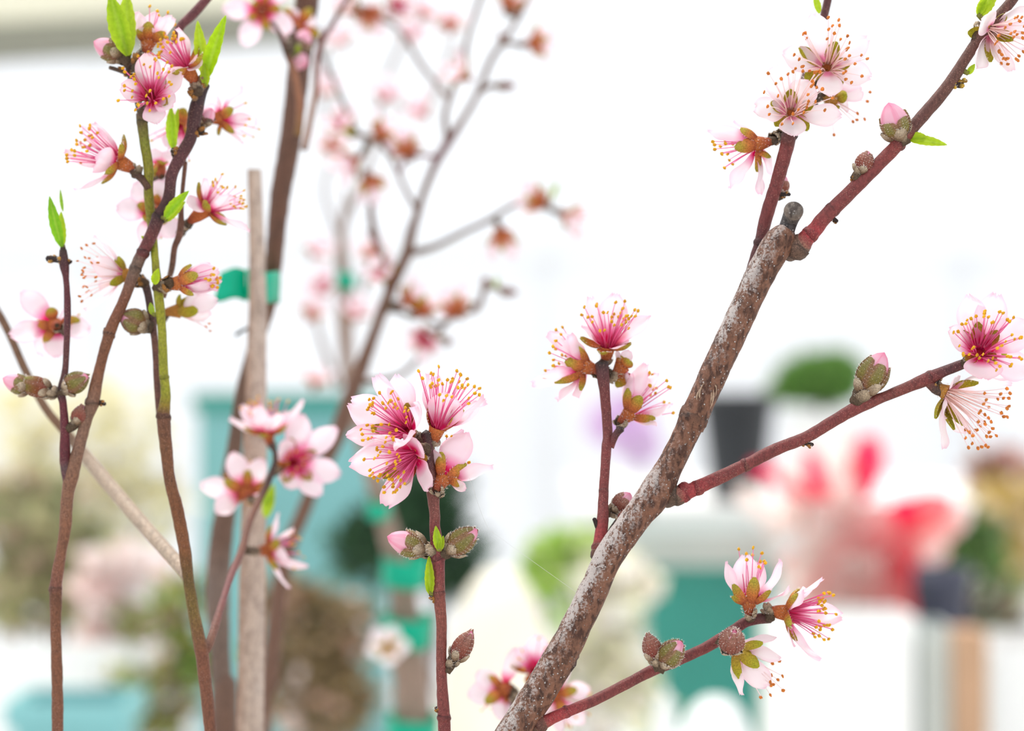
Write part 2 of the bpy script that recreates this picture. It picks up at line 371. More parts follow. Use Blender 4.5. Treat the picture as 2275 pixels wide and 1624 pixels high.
        # stamens
        if ns:
            mb = MB()
            if style == 'white': ca, cb = s2l((250, 214, 200)), s2l((255, 240, 244))
            else: ca, cb = s2l((224, 10, 100)), s2l((252, 160, 212))
            for k in range(ns):
                t = R.random()*6.28; sp = math.radians(spread)*math.sqrt(R.random()); dr = perp(axis, t)
                dv = axis*math.cos(sp)+dr*math.sin(sp); ll = sl*MM*R.uniform(.72, 1.12)
                a = b+dr*1.2*MM-axis*.8*MM; bend = perp(axis, R.random()*6.28)*ll*R.uniform(.02, .12)
                e = a+dv*ll; mid = a+dv*ll*.5-dr*ll*.06*R.random()+bend*.5
                rr = .13*MM if k else .2*MM
                tube(mb, [(*a, rr*1.3, *ca, 0), (*mid, rr, *lerp(ca, cb, .6), 0), (*(e+bend*.3), rr*.8, *cb, 0)], seg=5, rough=0, step=lambda z: ll*.12)
                ad = (dv+perp(axis, R.random()*6)*.8).normalized()
                ellipsoid(mb, e+bend*.3, .35*MM*R.uniform(.75, 1.2), ad, .58*MM, seg=6, rings=4, m=1)
                if detail >= 1: ellipsoid(mb, e+bend*.3+perp(ad, 1)*.36*MM, .26*MM, ad, .5*MM, seg=6, rings=4, m=1)
            mb.build('stamen_tuft', [M['fil'], M['anther_orange' if style == 'white' else 'anther']], f, origin=b)
        return f
    def bud(s, bx, by, tx, ty, Y, wpx, tilt=0., pink=.35, cols=None, att=None, hairs=200, part='flower_bud', sc_=(96, 78, 62), tone=None, scl=True, lob=None):
        b = P(bx, by, Y); t = P(tx, ty, Y-tilt*MM); d = (t-b); L = d.length; d.normalize(); r = wpx*K*Y*.5
        x, y = frame(d); x, y = x, y
        prof = lambda u: r*(math.sin(math.pi*min(1, max(0, .10+.90*u))**.92)**.62 if u < .999 else 0.02)
        mb = MB(); n = 12; sg = 16; v = []; uv = []
        for i in range(n):
            u = i/(n-1)
            for j in range(sg):
                a = 2*math.pi*j/sg; v.append(b+d*(L*u)+(x*math.cos(a)+y*math.sin(a))*prof(u)*(.96+.04*math.cos(a*3+u*4))); uv.append((.3+.7*u, math.cos(a*2.5)))
        mb.add(v, grid_faces(n, sg, True), 0, None, uv)
        f = mb.build(part, M['petal_bud'], s.root, origin=b)
        top = 1-pink; cA, cM, cB = cols or (s2l((150, 62, 46)), s2l((134, 118, 60)), s2l((150, 150, 84)))
        ph = R.random()*6
        for k in range(5):
            mb = MB(); v = []; c = []; nn = 9; m2 = 7; a0 = ph+k*1.2566; tp = top*R.uniform(.88, 1.06)
            if k % 2: off = 1.10
            else: off = 1.05
            for i in range(nn):
                w = i/(nn-1); u = w*tp; ha = .80*(math.sin(math.pi*(.42+.44*w)))**.6 if i < nn-1 else .42
                for j in range(m2):
                    q = -1+2*j/(m2-1); a = a0+ha*q*1.05; rr = prof(min(u, .97))*(off-.05*abs(q)); v.append(b+d*(L*(u+(0.03*(1-q*q) if i == nn-1 else 0)))+(x*math.cos(a)+y*math.sin(a))*rr)
                    cc = lerp(cA, cM, w/.5) if w < .5 else lerp(cM, cB, (w-.5)*2)
                    if abs(q) > .6: cc = lerp(cc, s2l((168, 110, 96)), .6)
                    c.append((*cc, 0))
            mb.add(v, grid_faces(nn, m2), 0, c); base_n = len(v)
            for _ in range(hairs//2):
                i = R.randrange(base_n); p0 = v[i]; axp = b+d*((p0-b).dot(d)); nr = (p0-axp).normalized()
                hair(mb, p0, (nr+d*R.uniform(.1, .9)+perp(d, R.random()*6)*.3).normalized(), R.uniform(.0003, .0007), 1, .000045)
            mb.build('sepal', [M['scale'] if tone == 'dull' else M['sepal'], M['fuzz']], f, origin=b)
        if scl:
            ap = P(att[0], att[1], Y) if att else nearest(s.skel, b)[0]
            mb = MB(); scales(mb, ap, b+d*L*.08, max(r*.62, .9*MM), n=8, hairs=14 if hairs > 60 else 0)
            for k in range(4):
                a = ph+k*1.57+.4; dr = x*math.cos(a)+y*math.sin(a); p = b-d*r*.2+dr*r*.5
                sepal_mesh(mb, p, b+d*L*R.uniform(.2, .34)+dr*r*1.12, d, r*.5, colA=s2l(sc_), colM=s2l((140, 112, 88)), colB=s2l((196, 176, 152)), hairs=24 if hairs > 60 else 0)
            mb.build('bud_scales', [M['scale'], M['fuzz']], f, origin=ap)
        return f
    def leaf(s, bx, by, tx, ty, Y, wpx, tilt=2., fold=.5, col=(160, 196, 30), col2=(204, 222, 60), bend=.08, n=14, serr=.05, part='young_leaf', side=None):
        b = P(bx, by, Y); t = P(tx, ty, Y-tilt*MM); d = t-b; L = d.length; d.normalize()
        view = Vector((0, -1, .15)) if side is None else Vector(side); nr = (view-d*view.dot(d)).normalized(); sd = d.cross(nr); W = wpx*K*Y*.5
        v = []; c = []; m2 = 7
        for i in range(n):
            u = i/(n-1); wd = W*(math.sin(math.pi*(.04+.95*u**.85)))**.8*(1+serr*(-1)**i)
            for j in range(m2):
                q = -1+2*j/(m2-1); v.append(b+d*(L*u)+sd*(q*wd)+nr*(fold*wd*abs(q)+bend*L*math.sin(math.pi*u)))
                cc = lerp(s2l(col), s2l(col2), abs(q)*.7+R.uniform(-.1, .1)) if j != 3 else s2l((206, 222, 96)); c.append((*(lerp(s2l(col), cc, .35) if j == 3 else cc), 0))
        mb = MB(); mb.add(v, grid_faces(n, m2), 0, c); o = mb.build(part, M['leaf'], s.root, origin=b)
        ap = nearest(s.skel, b)[0]; dd = b-ap
        if 2*MM < dd.length < 9*MM:
            tube(mb2 := MB(), [(*(ap+dd*.1), .8*MM, *s2l((96, 80, 56)), 0), (*(b+d*.3*MM), .6*MM, *s2l((150, 160, 60)), 0)], seg=8, rough=.2, m=0, step=lambda r: .0006); mb2.build('leaf_stalk', M['bark'], o, origin=ap)
        return o
    def stub(s, ax, ay, bx, by, Y, r, col=(60, 48, 46), col2=(176, 120, 60), n=3, part='bud_stub'):
        mb = MB(); a_ = P(ax, ay, Y); q_ = nearest(s.skel, a_)[0]; a_ = q_ if (q_-a_).length < 7*MM else a_
        scales(mb, a_, P(bx, by, Y), r*K*Y, n=n+3, cA=col, cB=col2, hairs=4); return mb.build(part, [M['scale'], M['fuzz']], s.root, origin=P(ax, ay, Y))

RED, REDL, PUR, TAN = (138, 66, 66), (176, 66, 72), (104, 62, 66), (158, 116, 84)
BRN, OLD, GRN = (142, 104, 78), (146, 104, 84), (166, 172, 44)
#======================================================================= TREE A : sharp, right
YA = .64
A = Tree('peach_tree', 'peach tree in sharp focus with thick grey-brown limb slanting to upper right', (P(980, 812, YA).x, YA, 0))
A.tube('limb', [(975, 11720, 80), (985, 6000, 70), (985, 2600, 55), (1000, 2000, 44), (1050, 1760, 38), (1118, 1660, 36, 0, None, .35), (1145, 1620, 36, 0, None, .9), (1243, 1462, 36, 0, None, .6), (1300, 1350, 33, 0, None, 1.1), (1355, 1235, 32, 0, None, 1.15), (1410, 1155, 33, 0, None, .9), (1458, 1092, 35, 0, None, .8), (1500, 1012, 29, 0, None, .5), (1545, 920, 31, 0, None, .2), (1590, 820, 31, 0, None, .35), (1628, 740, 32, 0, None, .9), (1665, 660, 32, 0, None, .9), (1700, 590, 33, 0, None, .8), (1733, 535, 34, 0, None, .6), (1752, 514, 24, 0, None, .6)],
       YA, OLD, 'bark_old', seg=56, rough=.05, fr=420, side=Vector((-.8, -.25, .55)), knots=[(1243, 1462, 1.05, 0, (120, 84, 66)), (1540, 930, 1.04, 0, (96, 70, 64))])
A.tube('pruned_stub', [(1733, 550, 24), (1746, 515, 20), (1754, 492, 19), (1761, 475, 20, -2, (104, 102, 102)), (1763, 469, 21.5, -3.2, (150, 142, 136)), (1764, 466, 20, -4, (128, 120, 114)), (1764.5, 464, 17, -4.4)], YA, (88, 84, 88), 'bark_old', seg=24, rough=.05, flatend=True, label='grey sawn-off stub')
A.tube('twig', [(1752, 560, 22, 4, (110, 86, 74)), (1774, 548, 25, 0, (128, 100, 86), .8), (1792, 528, 19, 0, REDL, 0), (1812, 508, 17), (1835, 480, 17, 0, RED), (1918, 399, 15), (1985, 331, 15, 0, (150, 70, 68)), (2005, 308, 16), (2026, 285, 14, 0, (112, 70, 66)), (2046, 262, 14), (2103, 195, 14, 0, (116, 78, 70)), (2153, 118, 12), (2195, 60, 12), (2237, 15, 12), (2300, -70, 12)], YA, RED, seg=24, knots=[(1774, 548, 1.1), (1800, 520, 1.12), (1851, 470, 1.07), (1995, 320, 1.15), (1762, 556, 1.12)])
A.tube('twig', [(1640, 765, 8, 14), (1648, 690, 8, 12), (1665, 610, 10, 12, PUR), (1688, 540, 13, 12), (1703, 479, 15, 12, RED), (1727, 402, 15, 12), (1748, 328, 16, 12), (1754, 300, 16, 12, (90, 60, 58)), (1772, 240, 11, 24, PUR), (1800, 140, 11, 32), (1832, 30, 9, 34), (1852, -60, 9, 34)], YA, PUR, seg=18, knots=[(1690, 540, 1.2, 12), (1752, 306, 1.15, 12)])
A.tube('twig', [(1345, 1262, 14, 8, (84, 66, 58)), (1331, 1236, 17, 3, (110, 84, 70)), (1334, 1195, 14, 4, REDL), (1339, 1150, 13, 6, RED), (1341, 1096, 11, 9), (1347, 1000, 11, 14), (1350, 960, 11, 17, (130, 66, 66)), (1344, 880, 12, 19), (1339, 830, 14, 20, PUR), (1337, 806, 15, 20, (60, 48, 48))], YA, RED, seg=18, knots=[(1332, 1230, 1.12, 3), (1333, 1215, 1.15, 3), (1341, 1092, 1.1, 9)])
A.tube('twig', [(1482, 1108, 20, 4, (104, 84, 72)), (1503, 1100, 21, 0, (120, 98, 84), .5), (1520, 1095, 19, 0, REDL, 0), (1545, 1085, 16), (1600, 1060, 15, 0, RED), (1656, 1033, 14), (1720, 1000, 14), (1790, 972, 13), (1850, 936, 13), (1905, 905, 15), (1960, 883, 12, 0, (140, 74, 70)), (2010, 863, 12), (2060, 842, 15, 0, RED), (2100, 824, 12, 0, PUR), (2148, 806, 11)], YA, RED, seg=22, knots=[(1500, 1100, 1.12), (1520, 1095, 1.15), (1548, 1084, 1.1), (1656, 1033, 1.1), (2066, 842, 1.08)])
A.tube('twig', [(1172, 1634, 16, 4, (96, 76, 66)), (1196, 1612, 17, 0, (112, 86, 72)), (1222, 1598, 14, 0, REDL), (1250, 1585, 13), (1320, 1556, 12, 3, RED), (1400, 1515, 12, 6), (1453, 1488, 13, 8), (1549, 1448, 12, 10), (1600, 1420, 13, 12), (1630, 1400, 12, 12, (120, 58, 62)), (1664, 1379, 12, 12), (1712, 1372, 12, 12, (86, 62, 56))], YA, RED, seg=20, knots=[(1200, 1608, 1.1), (1258, 1582, 1.12)])
A.tube('twig', [(1005, 2250, 22), (992, 1900, 15), (986, 1700, 14), (987, 1617, 14), (981, 1495, 12, 0, (146, 76, 72)), (981, 1389, 12, 0, (150, 84, 74)), (976, 1328, 13), (974, 1267, 14, 0, (140, 66, 70)), (972, 1232, 15), (966, 1170, 12), (966, 1146, 12, 0, (140, 82, 76)), (961, 1089, 14), (954, 1031, 12, 0, PUR), (950, 996, 12), (947, 962, 13, 0, (62, 48, 48))], YA, RED, seg=22, knots=[(973, 1236, 1.15, 0, (54, 44, 44)), (985, 1592, 1.12), (978, 1318, 1.08)])
A.tube('twig', [(1356, 994, 8, 15), (1368, 966, 8, 15, PUR), (1380, 952, 9, 15, (60, 50, 48))], YA, RED)
A.tube('twig', [(2060, 845, 12), (2078, 866, 10, 0, (90, 70, 62)), (2092, 872, 9)], YA, RED)
A.tube('twig', [(1350, 1200, 8, 4), (1360, 1178, 8, 6, (80, 62, 54)), (1372, 1160, 8, 8)], YA, (80, 62, 54))
# twig behind the limb that carries the blurred bottom cluster
A.tube('twig', [(1010, 2050, 20, 10), (1090, 1800, 14, 60), (1130, 1660, 11, 95), (1160, 1580, 9, 115), (1195, 1510, 8, 120)], YA, (130, 84, 70))
def ridge(part, pts, Y, r, col, dz):
    mb = MB(); tube(mb, [(*P(x, y, Y-dz*MM), r*K*Y, *s2l(col), 0) for x, y in pts], seg=6, rough=.25, fr=1500, step=lambda q: .0005); return mb.build(part, M['bark'], A.root, origin=P(pts[0][0], pts[0][1], Y-dz*MM))
mbs = MB()
for x0, y0, x1, y1, cv in ((1566, 848, 1556, 892, -7), (1574, 840, 1566, 896, -4), (1580, 842, 1590, 880, 6), (1572, 850, 1578, 900, 5), (1584, 858, 1578, 908, 4), (1560, 862, 1548, 890, -5)):
    mx_, my_ = (x0+x1)/2+cv, (y0+y1)/2; tube(mbs, [(*P(a, b, YA-3.30*MM), 1.7*K*YA*(.3 if k != 1 else 1.3), *s2l((196, 172, 150)), 0) for k, (a, b) in enumerate(((x0, y0), (mx_, my_), (x1, y1)))], seg=6, rough=.5, fr=2500, step=lambda q: .0003)
o_ = mbs.build('bark_scar', M['bark'], A.root, origin=P(1570, 868, YA-.003)); o_['label'] = 'pale eye-shaped scar'
# blossoms
f = A.flower
f(903, 957, YA, (-.55, .42, .72), [(836, 834, .2), (884, 831, .1), (776, 892, .25), (770, 972, .6), (888, 985, .9), (925, 900, .95)], L=16.5, ns=44, sl=12.5, spread=34, sep=[(824, 950, .8), (905, 895, .9), (845, 978, .7)], petw=[.62, .95, 1.1, .9, .8, .8], att=(944, 978))
f(972, 948, YA, (.28, .88, .3), [(946, 829, .2), (1000, 876, .9, 10.5), (1082, 892, .5), (1062, 888, -.8), (962, 840, -.9)], L=15, ns=36, sl=14.5, spread=30, sep=[(956, 897, .6), (1012, 917, .8), (1030, 910, -.2)], petw=[.72, 1.15, .9, .9, .8], att=(949, 978), cal=5.5)
f(917, 1012, YA-.003, (-.66, -.3, .62), [(776, 1030, .3), (832, 968, .4), (858, 1126, .3), (958, 1086, .4), (928, 976, .95, 7)], L=17, ns=40, sl=13, spread=30, sep=[(950, 1018, .3), (900, 1078, .4), (850, 1062, .3)], petw=[1.05, .9, .95, .85, 1.0], att=(949, 1000))
f(986, 1062, YA, (.42, .72, -.5), [(1035, 958, -.6), (1097, 1040, -.2), (960, 1000, -.3, 10), (1034, 1090, .2, 8), (1020, 980, -.9)], L=15, ns=16, sl=12, spread=22, sep=[(980, 1004, .6, 1), (1036, 1030, .7), (1030, 1078, .4)], petw=[1.15, .8, .8, .7, .8], att=(975, 1098), sepL=7)
f(1349, 768, YA+.024, (.05, .88, .42), [(1312, 658, -.2), (1369, 652, -.6), (1448, 706, .2), (1295, 722, .3), (1392, 768, 1, 7)], L=14.5, ns=34, sl=12, spread=33, petw=[.8, 1.1, .9, .8, 1], att=(1338, 812), cal=5.5)
f(1300, 814, YA+.024, (-.8, .3, -.3), [(1222, 735, 0), (1180, 850, 0), (1262, 745, .3, 10), (1240, 890, -.6), (1285, 880, -.5)], L=14.5, ns=30, sl=12, spread=38, sep=[(1255, 802, .8), (1232, 850, .4), (1290, 868, .3), (1280, 768, .4)], att=(1334, 824))
f(1400, 918, YA+.024, (.62, .55, -.35), [(1432, 806, -.1), (1400, 830, -.2), (1494, 905, -.4), (1455, 945, -.3), (1460, 830, -.6)], L=14.5, ns=28, sl=13, spread=33, sep=[(1395, 862, .5), (1425, 880, .7), (1456, 930, .3)], sepL=7.4, att=(1378, 950))
f(1383, 812, YA+.026, (.5, .7, -.2), [(1400, 780, .2, 6), (1370, 780, .2, 6), (1392, 850, 0, 6)], L=6, ns=0, att=(1350, 830), sep=[(1400, 800, .6), (1370, 860, .5), (1380, 790, .2)])
f(1838, 148, YA+.016, (-.05, .3, .92), [(1805, 30, .3), (1930, 86, .3), (1936, 172, .3), (1738, 118, .3), (1846, 216, .5), (1870, 190, -.3)], L=14, ns=32, sl=13, spread=48, style='white', sep=[(1858, 92, .1), (1890, 140, 0), (1775, 105, 0), (1870, 190, .2), (1788, 175, .1)], att=(1790, 200, 16))
f(1758, 248, YA+.012, (0, .42, .85), [(1715, 148, .3), (1870, 258, .3), (1762, 303, .8, 9), (1674, 240, .3), (1800, 180, 0)], L=14.5, ns=32, sl=12.5, spread=46, style='white', sep=[(1756, 198, .1), (1808, 230, .1), (1712, 228, .1), (1722, 280, .2), (1795, 290, .2)], att=(1752, 300, 12))
f(1848, 222, YA+.026, (.5, -.2, -.7), [(1918, 200, -.2), (1885, 235, -.4), (1905, 170, -.5)], L=12, ns=10, style='white', sep=[(1882, 210, .6), (1850, 248, .5)], att=(1790, 230, 16))
f(1680, 320, YA+.014, (-.85, -.1, -.38), [(1573, 284, 0), (1617, 416, 0), (1630, 265, -.4), (1694, 432, -.3), (1722, 385, -.7)], L=14, ns=16, sl=11, spread=25, sep=[(1632, 328, .8), (1645, 285, .5), (1682, 382, .4), (1712, 350, .3)], att=(1735, 300, 12), petw=[.8, .8, .6, .7, .7])
f(2205, 68, YA, (.6, -.42, .65), [(2172, 150, .3), (2242, 162, .3), (2290, 25, .2), (2182, 40, .9, 7), (2310, 90, .3)], L=13.5, ns=34, sl=11.5, spread=38, style='white', sep=[(2150, 72, .3), (2200, 138, .6), (2250, 90, .8), (2235, 30, .4)], att=(2168, 90))
f(2178, 782, YA-.002, (.1, .42, .88), [(2148, 653, .2), (2216, 652, .2), (2290, 718, .3), (2107, 732, .6), (2184, 845, .95, 9), (2290, 830, -.1)], L=16, ns=46, sl=11, spread=52, sep=[(2132, 735, .5), (2218, 735, .4), (2145, 800, .4), (2214, 800, .4), (2172, 715, .5)], att=(2145, 806), petw=[.95, 1.1, 1.15, .85, 1.2, 1.0])
f(2106, 874, YA, (.78, -.45, .36), [(2246, 845, .3), (2100, 997, .3), (2150, 960, -.5), (2125, 835, .8, 7), (2096, 930, .8, 8)], L=17, ns=46, sl=16, spread=40, style='white', sep=[(2174, 850, .1), (2078, 930, 0), (2140, 945, .4), (2120, 955, .3)], att=(2078, 862), petw=[.9, .8, .8, .6, .6])
f(1664, 1338, YA+.010, (-.02, .9, -.25), [(1607, 1250, -.1), (1655, 1234, -.2), (1741, 1250, -.2), (1755, 1308, -.6), (1690, 1250, -.8)], L=14, ns=14, sl=14, spread=20, sep=[(1628, 1298, .4), (1677, 1282, .7), (1712, 1312, .3), (1626, 1325, .2)], att=(1668, 1374), petw=[.85, 1.05, .95, .8, .8], cal=4, sepL=8.0)
f(1752, 1362, YA+.010, (.93, -.08, .25), [(1830, 1286, .2), (1790, 1310, .9, 10), (1870, 1368, -.5), (1816, 1470, .2), (1762, 1438, .6, 10)], L=15, ns=34, sl=12, spread=30, att=(1712, 1374), petw=[.8, .9, .8, .8, .6], cal=6)
f(1640, 1448, YA+.006, (.62, -.62, -.28), [(1722, 1413, -.5), (1738, 1462, -.2), (1706, 1530, -.2), (1646, 1544, -.2), (1690, 1420, -.8)], L=13.5, ns=14, sl=14.5, spread=26, style='white', sep=[(1695, 1428, .4), (1686, 1482, .6), (1642, 1508, .4)], att=(1612, 1415), sepL=8)
f(1120, 1532, YA+.11, (-.5, -.2, -.6), [(1038, 1544, 0), (1058, 1495, .1), (1150, 1440, .2), (1110, 1600, .2), (1160, 1590, 0)], L=14, ns=12, detail=.5, style='far')
f(1188, 1490, YA+.11, (.1, .7, .6), [(1150, 1440, .1), (1195, 1408, .1), (1262, 1440, .1), (1225, 1500, .8)], L=13, ns=16, detail=.5)
f(1236, 1545, YA+.11, (.6, -.3, -.4), [(1312, 1530, 0), (1296, 1608, 0), (1240, 1630, 0), (1262, 1465, 0), (1190, 1590, .3)], L=14, ns=12, detail=.5, style='far')
# buds
GRB = (s2l((140, 70, 56)), s2l((150, 140, 74)), s2l((160, 150, 100))); DKB = (s2l((136, 56, 52)), s2l((166, 100, 84)), s2l((190, 146, 130)))
b_ = A.bud
b_(938, 1218, 860, 1192, YA, 56, 2, .42, GRB, att=(968, 1232), hairs=330)
b_(1000, 1222, 1060, 1176, YA, 54, 3, .08, GRB, att=(978, 1234), hairs=330)
b_(1012, 1462, 1048, 1402, YA, 42, 2, .0, DKB, att=(995, 1490), hairs=260)
b_(1998, 304, 1974, 228, YA, 66, 3, .42, GRB, att=(2006, 318), hairs=260)
b_(1914, 382, 1930, 336, YA, 42, 0, .0, DKB, att=(1900, 398), hairs=240)
b_(1919, 868, 1965, 783, YA, 68, 2, .2, GRB, att=(1906, 896), hairs=330)
b_(1622, 1438, 1632, 1404, YA-.002, 54, 8, .0, DKB, att=(1600, 1420), hairs=260)
b_(1456, 1464, 1438, 1408, YA, 42, 0, .0, DKB, att=(1464, 1486), hairs=240)
b_(1474, 1472, 1514, 1425, YA, 54, 4, .1, GRB, att=(1466, 1486), hairs=300)
b_(1372, 1132, 1400, 1095, YA+.012, 44, 2, .2, DKB, att=(1352, 1140), hairs=200)
b_(1378, 1162, 1396, 1132, YA+.008, 26, 0, .0, DKB, att=(1362, 1178), hairs=90)
b_(1728, 428, 1742, 388, YA+.02, 40, 0, .3, DKB, att=(1736, 440), hairs=80)
A.leaf(975, 1222, 968, 1168, YA-.002, 20, 1, col=(150, 196, 30)); A.leaf(978, 1222, 985, 1190, YA-.002, 14, 1)
A.leaf(956, 1322, 953, 1234, YA, 22, 1, .8); A.leaf(954, 1318, 946, 1290, YA, 10, 1, .8); A.stub(965, 1345, 955, 1320, YA, 6)
A.leaf(2018, 310, 2104, 322, YA, 22, 1, .5); A.leaf(2018, 306, 2062, 306, YA, 22, 1, .5); A.stub(2004, 318, 2020, 310, YA, 7)
A.leaf(2176, 36, 2212, -30, YA, 34, 1, .6); A.leaf(2172, 34, 2190, -10, YA, 20, 1, .6)
A.leaf(2150, 165, 2166, 142, YA, 14, 1, .6); A.stub(2118, 194, 2140, 190, YA, 8, col2=(220, 176, 70)); A.stub(2122, 188, 2148, 180, YA, 5, col=(170, 130, 60), col2=(230, 190, 70))
A.leaf(1820, 30, 1808, -12, YA+.024, 16, 0, .6)
A.stub(1775, 985, 1806, 988, YA, 6); A.stub(1895, 402, 1900, 392, YA, 8); A.stub(1690, 545, 1694, 530, YA+.012, 7, col2=(210, 150, 70)); A.stub(1846, 478, 1860, 492, YA, 6)
A.stub(1334, 1190, 1320, 1152, YA+.005, 6, col2=(190, 130, 60)); A.stub(2086, 850, 2088, 836, YA, 6, col2=(200, 150, 90)); A.stub(968, 1590, 970, 1572, YA, 7); A.stub(1748, 440, 1755, 432, YA+.012, 5)
A.leaf(2225, 790, 2238, 780, YA, 12, 0)

#======================================================================= TREE B : left
YB = .672
B = Tree('peach_tree', 'peach tree at left with two upright stems crossing beneath a dense top blossom cluster', (P(300, 812, YB).x, YB, 0))
BB = (142, 94, 66); DP = (86, 52, 56)
B.tube('stem', [(300, 11280, 60), (300, 6000, 55), (300, 2900, 42), (300, 2450, 36), (220, 2150, 20), (140, 1850, 15), (128, 1700, 14), (128, 1622, 13, 0, (140, 92, 70)), (127, 1516, 13, 0, (142, 94, 68)), (124, 1411, 12), (124, 1318, 14, 0, (120, 78, 56)), (124, 1300, 14, 0, (136, 88, 74)), (136, 1226, 12, 0, (146, 100, 76)), (144, 1180, 13), (150, 1105, 14, 0, (146, 106, 84)), (158, 1060, 16), (177, 990, 13, 0, (146, 112, 94)), (194, 925, 14), (205, 895, 15), (222, 816, 12, 0, (140, 92, 66)), (246, 733, 13), (277, 663, 12, 0, (138, 88, 66)), (298, 604, 13, 0, (132, 108, 96)), (308, 580, 14), (318, 560, 14, 0, (120, 62, 64)), (335, 525, 14), (352, 486, 15, 0, DP), (374, 441, 13), (382, 388, 13, 0, (104, 60, 66)), (402, 346, 14), (424, 305, 14, 0, DP), (434, 250, 16), (443, 216, 14, 0, (66, 46, 52)), (457, 186, 10)], YB, BB, seg=22, knots=[(124, 1306, 1.1), (205, 897, 1.08), (299, 600, 1.12, 0, (50, 42, 44)), (318, 562, 1.1), (240, 740, 1.08), (356, 482, 1.1)])
B.tube('stem', [(152, 1080, 11), (146, 1040, 12, 0, (110, 84, 88)), (144, 1016, 12, 0, (112, 46, 58)), (144, 952, 10), (140, 897, 9), (136, 872, 10, 0, (60, 46, 48)), (144, 828, 8, 0, (104, 62, 64)), (147, 788, 7), (150, 691, 8, 0, (106, 52, 62)), (147, 622, 7), (143, 590, 11, 0, (92, 52, 60)), (140, 555, 8, 0, (70, 52, 48))], YB, (112, 46, 58), seg=16)
B.tube('stem', [(302, 2470, 34), (360, 2150, 20), (450, 1850, 16), (468, 1700, 15), (467, 1622, 14, 0, (136, 88, 66)), (459, 1543, 14), (448, 1450, 15), (430, 1358, 13, 0, (132, 110, 52)), (419, 1292, 13, 0, (120, 96, 46)), (409, 1213, 14, 0, (138, 88, 52)), (394, 1133, 14), (377, 1063, 13, 0, (134, 90, 60)), (369, 994, 14), (363, 925, 15, 0, (120, 80, 60)), (366, 900, 13, 0, (150, 130, 40)), (368, 869, 11, 0, GRN), (363, 816, 10), (360, 733, 10), (353, 663, 11), (349, 625, 10, 0, (120, 110, 50)), (345, 580, 9, 0, GRN), (341, 539, 9, 3), (335, 483, 10, 4, (150, 150, 44)), (330, 428, 11, 2), (330, 374, 11), (322, 319, 11, 0, (140, 150, 50)), (316, 277, 12, 0, (120, 110, 56)), (313, 252, 11, 0, (110, 88, 76))], YB, BB, seg=22, knots=[(363, 922, 1.1), (368, 836, 1.12, 0, (70, 40, 40)), (316, 270, 1.1)])
B.tube('twig', [(356, 930, 9, 5), (350, 860, 8, 5), (348, 816, 8, 5), (344, 760, 8, 5), (337, 705, 9, 5, (96, 70, 68)), (330, 660, 9, 5), (322, 628, 9, 5, (80, 60, 54))], YB, (124, 84, 74), seg=12)
B.tube('twig', [(362, 660, 7, 9), (372, 630, 6, 10), (382, 594, 7, 12), (388, 550, 7, 12, (132, 92, 76)), (400, 515, 8, 12), (404, 440, 5, 12), (412, 360, 5, 10)], YB, (120, 88, 70), seg=12)
B.tube('twig', [(330, 420, 8), (318, 400, 9), (305, 390, 8, 0, (90, 64, 54)), (292, 380, 7)], YB, (100, 70, 54), seg=10)
B.tube('twig', [(454, 1450, 9), (467, 1424, 10, 4), (496, 1332, 8, 24, (140, 84, 84)), (515, 1275, 8, 40), (536, 1225, 9, 56, (130, 84, 66)), (552, 1165, 8, 70), (574, 1115, 8, 82), (596, 1070, 8, 87, (80, 56, 50)), (612, 1020, 6, 90), (604, 985, 6, 91)], YB, (134, 90, 70), seg=12)
B.tube('twig', [(424, 1300, 10, 4), (400, 1258, 15, 14, (206, 190, 172)), (330, 1180, 16, 34), (260, 1098, 16, 50), (200, 1026, 15, 60), (150, 965, 11, 62, (140, 108, 84)), (100, 905, 9, 64), (55, 820, 9, 66), (10, 720, 9, 66), (-40, 640, 9, 66)], YB, (160, 140, 124), seg=14, rough=.03)  # pale stretch carries the strong light from above in its bark colour
B.tube('twig', [(456, 200, 8, 8), (420, 160, 7, 14), (392, 110, 8, 18), (398, 64, 10, 18, (120, 64, 72)), (430, 30, 11, 20), (475, -20, 10, 22), (520, -70, 10, 22)], YB, (110, 60, 68), seg=14)
B.tube('twig', [(316, 262, 9), (300, 200, 8, 6), (290, 165, 9, 6), (284, 135, 9, 6, (90, 74, 64))], YB, (90, 74, 64), seg=12)
f = B.flower
f(262, 358, YB, (-.82, .42, .15), [(211, 270, .2), (184, 282, -.3), (141, 342, 0), (166, 424, .2), (212, 365, .95, 9)], L=15, ns=28, sl=13.5, spread=26, att=(300, 388), petw=[.7, .9, .8, .8, 1.2], cal=6)
f(335, 215, YB-.008, (-.02, .35, .92), [(325, 118, .4), (268, 192, .5), (347, 277, .5), (408, 165, .4), (388, 234, .3)], L=12.5, ns=34, sl=10.5, spread=50, att=(316, 250), sep=[(300, 160, .2), (366, 170, .3), (290, 210, .3), (372, 230, .5), (340, 255, .4)])
f(330, 92, YB+.002, (.1, .85, -.4), [(300, 26, 0), (388, 40, 0), (345, 30, -.8), (320, 60, .5, 7)], L=11, ns=12, sl=9, att=(300, 135), sep=[(330, 48, .8), (305, 65, .3), (368, 72, .5)], sepL=6.5)
f(412, 150, YB-.004, (-.5, .72, .3), [(396, 62, .1), (446, 150, .4, 9), (360, 90, -.5), (440, 125, .3, 10), (372, 160, .7)], L=11.5, ns=30, sl=10.5, spread=28, att=(440, 205), petw=[.9, .9, .8, .8, .7], cal=6)
f(492, 262, YB+.032, (.85, .1, -.2), [(536, 190, 0), (572, 272, 0), (540, 320, -.3), (480, 215, .2, 8), (452, 240, .3, 6)], L=12.5, ns=8, detail=.6, att=(440, 290), sep=[(518, 242, .7), (520, 295, .6), (485, 300, .4)])
